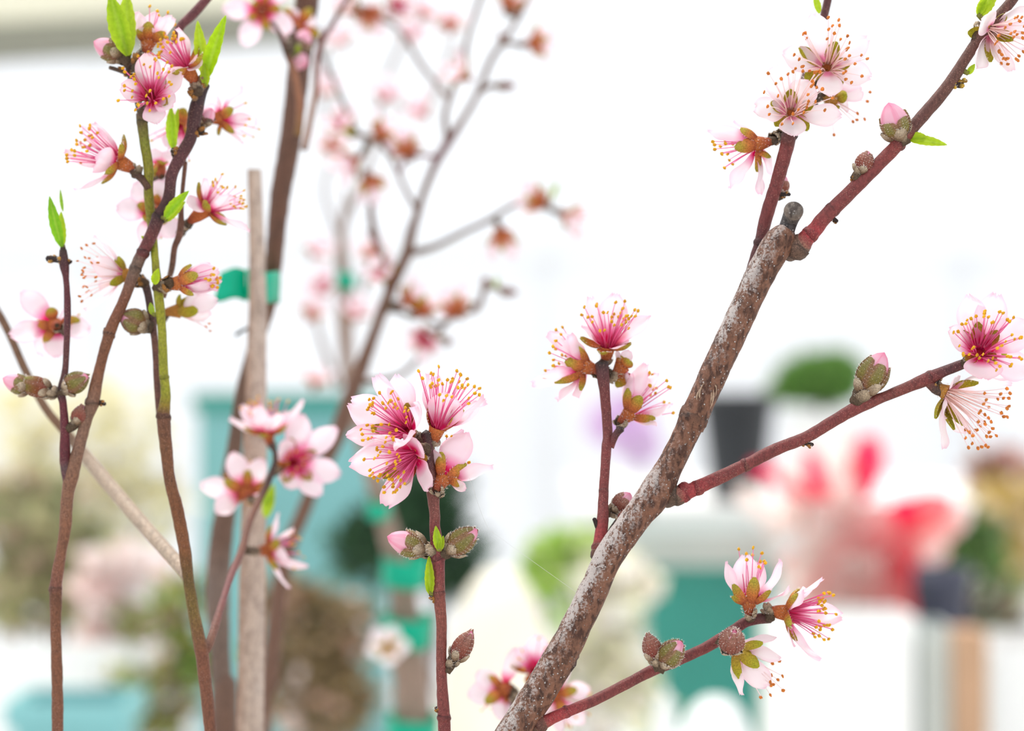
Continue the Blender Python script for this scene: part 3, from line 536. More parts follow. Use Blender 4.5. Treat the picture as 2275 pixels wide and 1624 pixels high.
f(398, 282, YB+.03, (-.2, -.5, .3), [(345, 300, 0), (372, 330, .2), (420, 330, 0), (380, 240, 0)], L=11, ns=10, detail=.6, sep=[(410, 240, .5), (415, 300, .3)], att=(425, 300, 30))
f(352, 375, YB+.03, (-.3, .5, -.7), [(340, 330, 0), (385, 340, 0), (372, 400, 0)], L=9, ns=0, detail=.6, sep=[(365, 360, .7), (345, 385, .5)], att=(330, 400, 20))
f(462, 462, YB+.012, (.72, .5, .15), [(455, 396, -.2), (415, 455, .5), (556, 512, 0), (520, 440, .3), (485, 420, -.7)], L=13, ns=26, sl=10.5, spread=32, att=(402, 516, 12), cal=7, detail=.8)
f(345, 470, YB+.026, (-.1, 0, -.9), [(257, 462, 0), (300, 405, 0), (390, 525, 0), (360, 400, 0), (320, 545, -.4)], L=13, ns=8, detail=.6, sep=[(305, 455, .3), (352, 422, .3), (322, 492, .3), (372, 492, .3)], att=(336, 470, 6))
f(272, 610, YB+.008, (-.88, .1, .1), [(206, 527, .1), (204, 584, .5), (188, 690, .2), (222, 640, -.8)], L=13.5, ns=24, sl=12.5, spread=36, style='white', att=(322, 628, 5), sep=[(255, 575, .3), (244, 632, .7), (262, 570, .3)], detail=.8)
f(405, 628, YB-.004, (.95, .14, .1), [(488, 602, .3), (492, 620, -.4), (470, 590, -.3), (466, 640, .6, 8.5), (485, 640, -.1)], L=11, W=.26, ns=14, sl=10.5, spread=10, att=(352, 628), sep=[(425, 588, .4), (430, 655, .5), (440, 610, .9)], detail=1, cal=5.5)
f(400, 690, YB+.02, (.9, .1, -.1), [(485, 668, .2), (460, 640, -.3), (470, 700, -.4), (440, 650, .3)], L=11.5, ns=6, style='white', att=(355, 715, 5), sep=[(440, 690, .8), (400, 655, .4), (430, 660, .3)], detail=.6)
f(122, 722, YB+.03, (-.3, .05, -.9), [(47, 645, 0), (22, 745, 0), (200, 732, 0), (125, 795, 0), (90, 790, -.5)], L=12.5, ns=14, sl=11, spread=40, detail=.6, sep=[(70, 725, .5), (112, 683, .4), (102, 768, .5), (178, 712, .3)], att=(140, 740, 4), sepL=6.5)
# blurred cluster on the back twig
YH = YB+.10
f(596, 960, YH, (-.1, .9, .25), [(508, 932, .1), (535, 900, -.3), (676, 890, .1), (640, 915, -.5), (570, 905, .8), (615, 920, .8)], L=13, ns=22, sl=11.5, spread=35, detail=.5, att=(606, 990, 4), style='far')
f(652, 1028, YH, (.25, .15, .9), [(668, 918, .2), (748, 950, .1), (757, 1055, .1), (712, 1102, .3), (640, 1088, .5), (625, 985, .6)], L=15, ns=10, sl=5, detail=.5, att=(606, 1050, 2))
f(546, 1092, YH, (-.3, .4, -.75), [(444, 1078, 0), (478, 1138, .1), (516, 1004, 0), (585, 1020, 0), (590, 1080, -.3)], L=14, ns=14, sl=11, detail=.5, att=(575, 1118, -4), style='far')
f(598, 1222, YH, (.7, .05, -.2), [(622, 1140, 0), (652, 1172, -.3), (683, 1262, 0), (640, 1308, .1), (640, 1245, .8, 9)], L=13, ns=14, sl=11, detail=.5, att=(546, 1222, -24), style='far')
b_ = B.bud
b_(268, 122, 208, 92, YB, 50, 0, .45, GRB, att=(284, 140), hairs=60)
b_(62, 862, 6, 840, YB, 44, 0, .5, GRB, att=(128, 872), hairs=80); b_(108, 866, 40, 848, YB, 46, 0, .02, (s2l((160, 60, 50)), s2l((150, 100, 60)), s2l((150, 160, 70))), att=(130, 872), hairs=60)
b_(148, 860, 196, 836, YB, 48, 2, .0, GRB, att=(138, 872), hairs=90)
b_(176, 940, 182, 900, YB, 40, 0, .0, DKB, att=(152, 952), hairs=60)
b_(318, 722, 268, 700, YB+.004, 56, 3, .05, GRB, att=(335, 728), hairs=60)
b_(455, 272, 470, 240, YB+.006, 34, 2, .5, (s2l((130, 110, 96)),)*3, att=(438, 292), hairs=30)
L_ = B.leaf
L_(284, 124, 244, -16, YB-.004, 46, 2, .5, (132, 176, 24), (190, 214, 50)); L_(288, 122, 282, -20, YB-.001, 40, 0, .6, (156, 196, 36), (206, 224, 70))
L_(456, 172, 439, 46, YB, 30, 1, .6); L_(456, 180, 502, 34, YB-.002, 34, 1, .6, (150, 196, 20), (190, 222, 30)); L_(458, 190, 455, 140, YB-.003, 22, 1, .6)
L_(386, 334, 380, 236, YB+.004, 26, 0, .7, (150, 200, 20), (214, 236, 80)); L_(384, 334, 396, 240, YB+.006, 18, 0, .6)
L_(366, 486, 420, 424, YB-.003, 26, 2, .6, (130, 196, 20)); L_(370, 492, 412, 448, YB-.001, 20, 1, .6, (176, 206, 30))
L_(138, 550, 110, 436, YB, 26, 1, .5, (110, 176, 30), (150, 196, 40)); L_(140, 548, 136, 470, YB+.002, 22, 0, .6); L_(140, 470, 134, 420, YB+.004, 8, 0, .3, (90, 160, 50))
L_(344, 632, 352, 596, YB-.009, 20, 1, .6, (170, 206, 20)); L_(340, 700, 334, 672, YB, 14, 0, .6, (140, 180, 60)); L_(322, 532, 314, 524, YB, 7, 0, .3)
L_(585, 1120, 610, 1100, YH+.01, 34, 0, .3, (150, 196, 50)); L_(590, 1150, 608, 1075, YH+.012, 26, 0, .3, (160, 206, 50))
B.stub(218, 888, 234, 898, YB, 5); B.stub(128, 580, 104, 574, YB, 8, col2=(214, 160, 80)); B.stub(150, 590, 158, 580, YB, 6); B.stub(290, 160, 244, 150, YB, 7, col=(110, 92, 82)); B.stub(300, 160, 310, 120, YB-.003, 12, col=(86, 74, 58), n=6)
B.stub(430, 222, 424, 196, YB-.004, 9, col=(150, 120, 96), n=6); B.stub(440, 205, 448, 170, YB-.004, 9, col=(140, 110, 84), n=5); B.stub(436, 300, 452, 288, YB, 10, col=(60, 50, 46)); B.stub(386, 350, 384, 332, YB, 10, col=(70, 56, 46)); B.stub(350, 636, 380, 628, YB-.006, 15, col=(90, 70, 52), n=7); B.stub(322, 630, 300, 622, YB+.003, 12, col=(90, 70, 52), n=5)
B.stub(372, 478, 376, 462, YB-.002, 10, col=(110, 96, 60)); B.stub(240, 734, 232, 730, YB, 5)

#======================================================================= TREE C + stake + tape
YC = .825
Ct = Tree('peach_tree', 'peach tree trunk tied by green tape to a wooden stake', (P(500, 812, YC+.02).x, YC+.02, 0))
Ct.tube('trunk', [(505, 10200, 55, 20), (505, 5000, 45, 20), (500, 1800, 30, 20), (496, 1624, 24, 20, (128, 110, 100)), (490, 1464, 22, 20), (484, 1300, 27, 20, (140, 124, 116)), (492, 1200, 25, 20, (122, 96, 82)), (505, 1100, 22, 20), (523, 980, 17, 18), (536, 880, 15, 16), (562, 780, 15, 14), (590, 690, 20, 8, (130, 98, 80)), (604, 610, 20, 4), (612, 540, 20, 0, (118, 84, 68)), (624, 430, 23), (642, 330, 24), (655, 230, 24), (668, 120, 25), (682, 0, 27), (692, -90, 27)], YC, (128, 98, 82), seg=18, rough=.05)
Ct.tube('twig', [(662, 300, 9, -18, (142, 110, 60)), (666, 231, 9, -22, (176, 124, 96)), (654, 162, 8, -26), (636, 115, 7, -28, (110, 80, 70)), (620, 72, 5, -30), (604, 50, 5, -28)], YC, (150, 110, 84), seg=10)
Ct.tube('twig', [(676, 330, 8, 10), (700, 210, 7, 30), (706, 120, 7, 40, (140, 96, 96)), (740, 50, 6, 44), (790, -30, 6, 46)], YC, (160, 120, 100), seg=10)
f = Ct.flower
f(582, 22, YC-.02, (-.1, .1, -.9), [(494, 18, 0), (540, 100, 0), (650, 70, 0), (640, -40, 0), (570, -70, 0)], L=13.5, ns=12, detail=.5, att=(606, 54, -28), sep=[(555, 45, .3), (562, 5, .3), (625, 20, .3), (595, 66, .3), (600, -20, .3)], cal=3)
f(660, 60, YC-.01, (.1, .2, -.8), [(640, 100, 0), (655, 130, 0), (700, 40, 0), (640, 20, 0)], L=11, ns=0, detail=.5, att=(640, 112, -20), style='far')
Ct.bud(665, 105, 684, 66, YC-.02, 40, 0, .6, (s2l((150, 116, 96)),)*3, att=(650, 130), hairs=0); Ct.bud(655, 128, 680, 146, YC-.02, 44, 2, .6, (s2l((150, 130, 100)),)*3, att=(648, 132), hairs=0)
Ct.leaf(664, 118, 660, 98, YC-.025, 12, 0, .3, (130, 150, 40))
# stake
def stake(name, label, pts, Y, cols, group=None):
    root = P(pts[0][0], pts[0][1], Y+pts[0][3]*MM); mb = MB(); n = len(pts); v = []; c = []
    for i, (px, py, hw, dy, tw) in enumerate(pts):
        y = Y+dy*MM; o = P(px, py, y); h = hw*K*y
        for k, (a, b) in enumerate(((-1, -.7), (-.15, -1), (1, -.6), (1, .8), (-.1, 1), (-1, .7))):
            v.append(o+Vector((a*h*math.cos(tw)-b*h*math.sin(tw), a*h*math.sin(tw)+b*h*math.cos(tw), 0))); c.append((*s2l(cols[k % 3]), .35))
    f_ = grid_faces(n, 6, True)+[tuple(range((n-1)*6, n*6))]; mb.add(v, f_, 0, c)
    o = mb.build(name, M['stakewood'], None, origin=root, smooth=False); tag(o, label, 'stake', group); return o
M['stakewood'] = bark('stake_wood', speck=600, bump=.2, dark=.2, film=(205, 196, 190), specksize=.05)
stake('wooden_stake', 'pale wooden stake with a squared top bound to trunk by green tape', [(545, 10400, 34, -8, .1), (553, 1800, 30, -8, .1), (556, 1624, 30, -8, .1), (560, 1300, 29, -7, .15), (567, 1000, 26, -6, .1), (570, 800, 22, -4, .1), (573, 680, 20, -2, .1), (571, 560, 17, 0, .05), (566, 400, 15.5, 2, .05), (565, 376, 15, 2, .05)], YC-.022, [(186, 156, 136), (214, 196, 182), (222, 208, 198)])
M['tape'] = plain('green_tape', (0, 196, 160), .35, .4, var=.1, scale=60)
def tape(name, label, cx, cy, Y, hw, hh, ry, tail=None, group=None):
    """a strip looped round stem and stake: rounded loop in plan, hh tall, optional tail to the left"""
    mb = MB(); n = 28; v = []; c0 = P(cx, cy, Y); a = hw*K*Y; h = hh*K*Y
    for i in range(n):
        t = 2*math.pi*i/n; x = math.copysign(abs(math.cos(t))**.7, math.cos(t))*a; y = math.copysign(abs(math.sin(t))**.8, math.sin(t))*ry
        for s in range(5): q = -1+.5*s; v.append(c0+Vector((x*(1+.03*math.sin(3*q+t)), y, q*h+.12*h*math.sin(2*t+1)-x*.05)))
    f_ = [((i*5+s), ((i+1) % n)*5+s, ((i+1) % n)*5+s+1, i*5+s+1) for i in range(n) for s in range(4)]; mb.add(v, f_)
    if tail:
        v = []; m_ = 9
        for i in range(m_):
            u = i/(m_-1); x = -a*.9-u*tail*K*Y; y = -ry*.6-.002*math.sin(u*2.6)
            for s in range(5): q = -1+.5*s; v.append(c0+Vector((x+.0012*q*(u > .9), y, q*h*(1-.06*u)+.0009*math.sin(u*5)+u*.10*h)))
        mb.add(v, grid_faces(m_, 5))
    o = mb.build(name, M['tape'], None, origin=c0); md = o.modifiers.new('thick', 'SOLIDIFY'); md.thickness = .00025
    return tag(o, label, 'tape', group)
tape('plant_tape', 'bright green tape loop with loose end on the stake topped at mid height', 585, 638, YC-.006, 34, 34, .019, tail=62)
mb = MB(); tube(mb, [(*P(556, 728, YC-.01), 4*K*YC, *s2l((40, 44, 50)), 0), (*P(540, 734, YC-.014), 5*K*YC, *s2l((40, 44, 50)), 0), (*P(524, 745, YC-.016), 4*K*YC, *s2l((30, 40, 44)), 0)], seg=8, rough=.3); Ct_w = mb.build('dark_thorn', M['bark'], Ct.root, origin=P(556, 728, YC))

#======================================================================= TREE D : blurred, centre left
YD = 1.0
D = Tree('peach_tree', 'blurred peach tree with slanting brown stem rising behind the foreground blossom cluster', (P(560, 812, YD).x, YD+.01, 0))
CD = (130, 98, 82)
D.tube('stem', [(560, 8900, 50), (560, 4000, 40), (575, 1800, 24), (600, 1500, 20), (630, 1260, 18), (676, 1130, 16), (715, 1040, 16), (751, 961, 20), (775, 890, 18), (799, 826, 17), (831, 740, 13), (858, 668, 13), (883, 608, 13), (904, 562, 13), (914, 515, 11), (928, 472, 9), (938, 438, 8), (954, 395, 8), (972, 355, 9, 0, (130, 84, 88)), (996, 315, 10), (1031, 262, 7, 5, CD), (1060, 210, 6, 8), (1090, 135, 6, 10), (1118, 92, 6, 10), (1150, 40, 5, 12), (1190, -40, 5, 12)], YD, CD, seg=14)
D.tube('twig', [(996, 315, 8), (988, 262, 6), (998, 220, 6), (1012, 180, 6), (1028, 152, 7), (1040, 80, 5), (1080, -40, 5)], YD, CD, seg=10)
D.tube('twig', [(905, 562, 10), (960, 550, 7), (1030, 516, 6), (1085, 490, 6), (1150, 452, 5), (1195, 452, 6), (1245, 478, 5)], YD, (128, 108, 98), seg=10)
D.tube('twig', [(930, 470, 7), (905, 430, 5), (885, 385, 5), (868, 350, 5), (840, 315, 6), (790, 296, 7)], YD, CD, seg=10)
D.tube('twig', [(862, 655, 8), (855, 590, 5), (838, 545, 6), (820, 512, 6)], YD, CD, seg=10); D.tube('twig', [(845, 560, 6), (826, 490, 8), (822, 440, 6), (812, 390, 6)], YD, CD, seg=10)
D.tube('twig', [(790, 850, 9, 5), (890, 832, 5, 10), (955, 762, 5, 10), (1005, 705, 6, 10), (1060, 685, 6, 10), (1078, 640, 6, 10), (1110, 640, 5, 10)], YD, CD, seg=10)
D.tube('twig', [(1066, 205, 6, 8), (1090, 190, 6, 8), (1110, 192, 6, 8)], YD, CD, seg=8); D.tube('twig', [(1110, 96, 6, 10), (1130, 95, 6, 10), (1160, 100, 5, 10)], YD, CD, seg=8)
D.tube('twig', [(885, 385, 5), (905, 350, 5), (935, 345, 5), (968, 348, 5)], YD, (150, 90, 100), seg=8)
FD = [(768, 282, (-.4, .6, .5)), (842, 300, (.5, .5, -.3)), (785, 358, (-.5, -.3, .2)), (822, 398, (.2, -.6, -.4)), (905, 338, (-.2, .6, -.4)), (1200, 448, (-.6, .3, -.4)), (1262, 480, (.6, -.3, .2)), (1115, 520, (.1, -.6, -.5)), (903, 668, (.5, .4, -.3)), (1015, 690, (-.2, .5, -.5)), (948, 748, (-.2, -.3, .5)), (935, 690, (.3, .7, -.5)), (820, 28, (.1, -.3, -.6)), (875, 20, (.4, .2, .5)), (858, 612, (-.3, .3, .3)), (1028, 165, (-.5, .3, .2)), (1185, 95, (.7, .1, -.3)), (1130, 15, (.3, .5, -.3)), (780, 20, (-.5, .5, .4))]
for i, (x, y, ax) in enumerate(FD):
    D.flower(x, y, YD+(.03 if y < 60 else 0), ax, None, L=11.5, W=.28, ns=8, sl=8, detail=.4, style='far', opening=45, sepo=55, cal=4.5)
for q in [(1112, 648, 1150, 650), (1084, 640, 1076, 616), (1105, 192, 1146, 190), (1120, 98, 1112, 72), (1060, 688, 1050, 672), (985, 758, 1005, 760), (700, 90, 712, 60), (790, 300, 765, 290)]:
    D.bud(*q, YD+.006, 20, 0, .02, (s2l((120, 76, 66)),)*3, hairs=0, tone='dull')
D.leaf(1100, 640, 1105, 615, YD, 12, 0, .3, (130, 160, 90)); D.leaf(775, 296, 778, 288, YD-.01, 26, 0, .3, (180, 200, 30)); D.leaf(1225, 440, 1240, 405, YD, 14, 0, .3, (150, 180, 120))
D.tube('twig', [(940, 700, 5), (975, 720, 5), (1005, 705, 5)], YD+.01, CD, seg=8)
# upper twig of blurred blossom over the top edge
D.tube('twig', [(998, 220, 6), (940, 150, 5, 25), (880, 60, 5, 30), (800, 20, 5, 30), (760, -60, 5, 30)], YD, CD, seg=8)

#======================================================================= far whips with tape
def whip(label, pts, Y, col, flowers, seg=10):
    T = Tree('peach_tree', label, (P(pts[0][0], pts[0][1], Y).x, Y, 0))
    T.tube('stem', pts, Y, col, seg=seg, rough=.04)
    for (x, y, ax, L) in flowers: T.flower(x, y, Y-.02, ax, None, L=L, ns=0, detail=.3, style='far', opening=50)
    return T
Y1 = 1.3
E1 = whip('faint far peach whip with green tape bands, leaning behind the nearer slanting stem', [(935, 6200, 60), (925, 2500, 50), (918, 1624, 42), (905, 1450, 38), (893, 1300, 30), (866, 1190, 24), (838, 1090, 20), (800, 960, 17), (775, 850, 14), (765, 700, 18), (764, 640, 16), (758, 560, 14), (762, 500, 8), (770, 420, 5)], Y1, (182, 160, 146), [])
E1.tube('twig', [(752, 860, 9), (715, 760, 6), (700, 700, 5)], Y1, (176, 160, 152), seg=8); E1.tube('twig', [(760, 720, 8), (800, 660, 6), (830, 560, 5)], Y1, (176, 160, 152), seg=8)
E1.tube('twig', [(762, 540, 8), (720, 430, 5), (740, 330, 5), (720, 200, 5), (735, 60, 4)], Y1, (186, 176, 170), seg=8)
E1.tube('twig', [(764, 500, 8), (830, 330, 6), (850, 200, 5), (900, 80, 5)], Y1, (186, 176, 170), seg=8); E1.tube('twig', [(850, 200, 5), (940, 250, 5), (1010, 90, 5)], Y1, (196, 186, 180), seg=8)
for (x, y) in [(700, 560), (690, 700), (722, 640), (830, 565), (740, 330), (850, 215), (790, 700), (940, 250), (1000, 60), (760, 90), (940, 30), (700, 850), (720, 200), (905, 80), (960, 800)]:
    if (x, y) == (960, 800): continue
    E1.flower(x, y, Y1-.03, (R.uniform(-.6, .6), .5, R.uniform(-.6, .6)), None, L=13, ns=0, detail=.3, style='far', opening=50)
tape('plant_tape', 'small blurred green tape knot on the faint far whip', 768, 624, Y1-.002, 22, 18, .014)
for nm, x, y, hw, hh in (('smallest, where the far whip bends behind the dark conifer', 842, 1130, 26, 20), ('broad band on the far whip level with the paired buds', 900, 1268, 52, 30), ('broad band on the far whip just above the blurred pink blossom', 905, 1398, 56, 32), ('broad band on the far whip at bottom edge', 918, 1612, 58, 24)):
    tape('plant_tape', 'green tape, '+nm, x, y, Y1-.002, hw, hh, .025)
for (x, y) in [(862, 1440)]:
    E1.flower(x, y, Y1-.06, (-.2, .3, -.9), None, L=12, W=.4, ns=0, detail=.3, style='white', opening=70)

# spider thread
mb = MB(); tube(mb, [(*P(1043, 1062, YA), .00004, *s2l((235, 235, 235)), 0), (*P(1080, 1165, YA), .00004, *s2l((235, 235, 235)), 0), (*P(1112, 1195, YA), .00003, *s2l((235, 235, 235)), 0), (*P(1300, 1330, YA), .00003, *s2l((235, 235, 235)), 0)], seg=4, rough=0, step=lambda r: .002, cap=False)
tag(mb.build('spider_thread', M['fil'], None, origin=P(1043, 1062, YA)), 'single fine spider thread strung between the centre blossoms and the thick limb', 'spider thread')

#======================================================================= SETTING
M['floor'] = plain('floor_concrete', (196, 192, 184), .8, scale=6, var=.08)
M['film'] = film('wall_film', (250, 251, 253)); M['metal'] = plain('painted_metal', (247, 249, 251), .5, var=.03); M['beam'] = plain('beam_paint', (150, 150, 138), .7, var=.06)
M['white'] = plain('white_plastic', (244, 244, 242), .5, var=.02, scale=8); M['cream'] = plain('cream_sack', (255, 246, 230), .7, .15, var=.04, scale=12)
M['teal'] = plain('teal_plastic', (56, 150, 138), .45, var=.06, scale=9); M['teal_pale'] = plain('teal_pale', (128, 186, 188), .45, var=.1, scale=9)
M['black'] = plain('black_plastic', (44, 46, 50), .45, var=.1); M['navy'] = plain('dark_pot', (60, 62, 78), .5, var=.15); M['grey'] = plain('grey_plastic', (196, 204, 200), .5, var=.05, scale=8)
M['post'] = plain('brown_post', (178, 142, 112), .7, var=.12, scale=14); M['soil'] = plain('soil', (82, 64, 50), .9, var=.2)
def sbox(name, lo, hi, m):
    mb = MB(); box(mb, lo, hi); return struct(mb.build(name, M[m], None, origin=Vector(((lo[0]+hi[0])/2, (lo[1]+hi[1])/2, lo[2])), smooth=False))
sbox('floor', (-5, -1.5, -.05), (5, 6.6, 0), 'floor')
sbox('wall_back', (-5, 6.5, 0), (5, 6.505, 3.6), 'film')
sbox('wall_left', (-5.005, -1.5, 0), (-5, 6.5, 3.6), 'film'); sbox('wall_right', (5, -1.5, 0), (5.005, 6.5, 3.6), 'film')
YW = 6.4
for i, px in enumerate((200, 1215, 2160)):
    x = P(px, 0, YW).x; sbox('trim_%d' % (i+1), (x-.018, YW+.06, 0), (x+.018, YW+.09, 3.6), 'metal')
z = P(0, 548, YW).z; sbox('trim_4', (-5, YW+.02, z-.03), (5, YW+.05, z+.02), 'metal')
# hanging beam, top left (slightly sloping) and pale roof sheet above it
mb = MB(); a0, a1 = P(-500, 115, 4.6), P(640, 48, 5.2); dz = .032
v = [a0+Vector((0, 0, -dz)), a1+Vector((0, 0, -dz)), a1+Vector((0, 0, dz)), a0+Vector((0, 0, dz))]; v += [q+Vector((0.03, .12, 0)) for q in v]
mb.add(v, [(0, 1, 2, 3), (7, 6, 5, 4), (0, 4, 5, 1), (3, 2, 6, 7), (1, 5, 6, 2), (0, 3, 7, 4)]); struct(mb.build('ceiling_beam', M['beam'], None, origin=a0, smooth=False))
mb = MB(); v = [a0+Vector((0, .02, dz)), a1+Vector((0, .02, dz)), a1+Vector((0, -1.2, .5)), a0+Vector((0, -1.2, .5))]; v += [q+Vector((0, 0, .01)) for q in v]
M['roof'] = film('roof_sheet', (244, 243, 232), .5)
mb.add(v, [(0, 1, 2, 3), (7, 6, 5, 4), (0, 4, 5, 1), (3, 2, 6, 7), (1, 5, 6, 2), (0, 3, 7, 4)]); struct(mb.build('ceiling', M['roof'], None, origin=a0, smooth=False))

#======================================================================= BACKGROUND THINGS
def bench(label, x0, x1, y0, y1, z, m='white', fascia=.0):
    t = thing('bench', label, 'bench', ((x0+x1)/2, (y0+y1)/2, 0)); mb = MB(); box(mb, (x0, y0, z-.03), (x1, y1, z)); mb.build('bench_top', M[m], t, smooth=False)
    if fascia: mb = MB(); box(mb, (x0, y0-.012, z-fascia), (x1, y0, z)); mb.build('front_panel', M[m], t, smooth=False)
    for x in (x0+.05, x1-.05):
        for y in (y0+.06, y1-.06): mb = MB(); box(mb, (x-.025, y-.025, 0), (x+.025, y+.025, z-.03)); mb.build('leg', M['metal'], t, smooth=False)
    return t
ZB = .78
bench('long low white potting bench carrying the nearer pots and plants', -1.6, 1.6, 2.1, 3.42, ZB)
ZU = P(0, 1118, 4.3).z
bench('tall white bench at right carrying the black pot and topiary', .12, 2.2, 4.2, 5.3, ZU, fascia=.55)
def zpx(z, Y): return 812+(CAMZ-z)/(K*Y)
def pot(label, cx, topy, Y, rt, rb, m='black', zb=ZB, name='plant_pot', rim=True, soil=True, group=None, cat='pot'):
    c = P(cx, topy, Y); h = c.z-zb; t = thing(name, label, cat, (c.x, Y, zb), group); R1, R2 = rt*K*Y, rb*K*Y; w_ = R1*.06
    mb = MB(); lathe(mb, (c.x, Y, zb), [(0, 0), (R2, 0), (R2*1.01, h*.02), (R1*.96, h*.86), (R1*.96, h*.9), (R1*.9, h*.9), (R1*.86, h*.8), (R2*.86, h*.1), (0, h*.1)]); mb.build('pot_body', M[m], t)
    if rim: mb = MB(); lathe(mb, (c.x, Y, zb+h*.86), [(R1*.97, 0), (R1*1.03, 0), (R1*1.03, h*.14), (R1*.92, h*.14), (R1*.92, 0)]); mb.build('rim', M[m], t)
    if soil: mb = MB(); lathe(mb, (c.x, Y, zb+h*.8), [(R1*.88, 0), (R1*.5, h*.02), (0, h*.03)]); mb.build('soil', M['soil'], t)
    return t
def matset(*cs, trans=.3):
    out = []
    for c in cs:
        k = 'lf_%d_%d_%d' % c
        if k not in M: M[k] = plain('foliage_%d_%d_%d' % c, c, .6, trans, var=.12, scale=30)
        out.append(M[k])
    return out
def clump(mb, blobs, Y, n, size, nm, aspect=.45, rnd=None):
    """leaf blades scattered through ellipsoids: blobs (px,py,rx,ry)"""
    q = rnd or R
    for (cx, cy, rx, ry, k) in blobs:
        for _ in range(int(n*k)):
            while True:
                a = Vector((q.uniform(-1, 1), q.uniform(-1, 1), q.uniform(-1, 1)))
                if a.length < 1: break
            c = P(cx, cy, Y)+Vector((a.x*rx*K*Y, a.y*min(rx, ry)*K*Y, a.z*ry*K*Y)); d = Vector((q.uniform(-1, 1), q.uniform(-1, 1), q.uniform(-.4, 1))).normalized(); x, y = frame(d)
            t = q.random()*6.28; s = (x*math.cos(t)+y*math.sin(t)); nn = d.cross(s); L = size*q.uniform(.6, 1.3); W = L*aspect*.5
            mb.add([c, c+d*L*.45+s*W+nn*W*.3, c+d*L, c+d*L*.45-s*W+nn*W*.3, c+d*L*.5], [(0, 1, 4), (1, 2, 4), (2, 3, 4), (3, 0, 4)], q.randrange(nm))
def plant(name, label, cat, blobs, Y, n, size, cols, zb=ZB, stems=3, scol=(120, 96, 76), aspect=.45, part='foliage', srad=.005, extra=None, group=None, trans=.3):
    cx = sum(b[0] for b in blobs)/len(blobs); rt = P(cx, 0, Y).x; t = thing(name, label, cat, (rt, Y, zb), group); ms = matset(*cols, trans=trans)
    mb = MB(); clump(mb, blobs, Y, n, size, len(ms), aspect); mb.build(part, ms, t)['kind'] = 'stuff'
    for i in range(stems):
        b = blobs[i % len(blobs)]; e = P(b[0], b[1], Y); mb = MB(); s0 = Vector((rt+R.uniform(-.01, .01), Y+R.uniform(-.01, .01), zb+.003)); md = (s0+e)/2+Vector((R.uniform(-.02, .02), 0, 0))
        tube(mb, [(*s0, srad, *s2l(scol), 0), (*md, srad*.85, *s2l(scol), 0), (*e, srad*.5, *s2l(scol), 0)], seg=8, step=lambda r: .02); mb.build('stem', M['bark'], t)
    if extra:
        cols2, n2, s2, asp2, pn = extra; ms2 = matset(*cols2); mb = MB(); clump(mb, blobs, Y-.01, n2, s2, len(ms2), asp2); mb.build(pn, ms2, t)['kind'] = 'stuff'
    return t
# left group
plant('shrub', 'cream-yellow leafed shrub blurred behind the left stems', 'shrub', [(250, 1000, 130, 150, 1), (60, 960, 90, 120, .6), (330, 1120, 70, 90, .4), (180, 1120, 120, 90, .6)], 3.13, 240, .04, [(250, 240, 216), (244, 236, 200), (254, 250, 244), (230, 224, 184)], scol=(150, 130, 100))
plant('shrub', 'olive green shrub at the lower left edge', 'shrub', [(70, 1150, 110, 90, 1), (60, 1320, 120, 100, 1), (150, 1220, 60, 60, .5)], 2.9, 380, .035, [(176, 176, 128), (142, 152, 112), (202, 196, 150), (204, 176, 158)])
plant('flowering_shrub', 'pale pink blossoming shrub left of the brown stem, above white tray', 'shrub', [(265, 1290, 80, 60, .7), (285, 1400, 110, 60, 1), (330, 1440, 50, 50, .4)], 2.74, 200, .035, [(252, 232, 228), (250, 244, 240), (246, 216, 210)], aspect=.8, part='blossoms', scol=(120, 96, 76))
plant('shrub', 'green and brown leafy shrub at bottom between the two left stems', 'shrub', [(330, 1560, 120, 90, 1), (430, 1480, 60, 60, .5), (400, 1350, 60, 80, .4), (300, 1400, 50, 60, .2)], 2.5, 330, .022, [(132, 112, 92), (152, 172, 96), (116, 156, 62), (120, 98, 78), (186, 176, 86)])
plant('shrub', 'brown twiggy shrub right of the wooden stake base', 'shrub', [(690, 1440, 100, 130, 1), (720, 1560, 120, 100, 1), (640, 1340, 60, 60, .4), (770, 1400, 60, 80, .4)], 2.6, 620, .022, [(140, 118, 84), (166, 142, 98), (110, 100, 66), (186, 160, 130)], extra=([(240, 196, 180), (248, 222, 214)], 22, .02, .9, 'blossoms'))
plant('conifer', 'dark green conifer behind the bud twig', 'conifer', [(960, 1120, 70, 90, 1), (900, 1200, 120, 110, 1.2), (1010, 1260, 70, 90, .6), (800, 1220, 60, 80, .5)], 3.0, 700, .03, [(56, 92, 62), (76, 112, 76), (60, 84, 66)], aspect=.3)
plant('shrub', 'lime leafed plant blurred beneath the pale middle, left of thick limb', 'shrub', [(1280, 1235, 75, 36, 1), (1210, 1290, 60, 40, .4), (1310, 1370, 70, 50, .4)], 2.95, 260, .035, [(176, 216, 84), (196, 224, 120), (226, 234, 180)])
plant('flowering_shrub', 'pale blush blossoming shrub behind the thick limb and lower twig', 'shrub', [(1370, 1320, 50, 60, .6), (1330, 1470, 80, 70, 1), (1380, 1540, 60, 70, .5), (1290, 1560, 80, 50, .5)], 2.78, 200, .04, [(250, 236, 228), (244, 242, 220), (252, 248, 242), (222, 224, 180)], aspect=.8, part='blossoms')
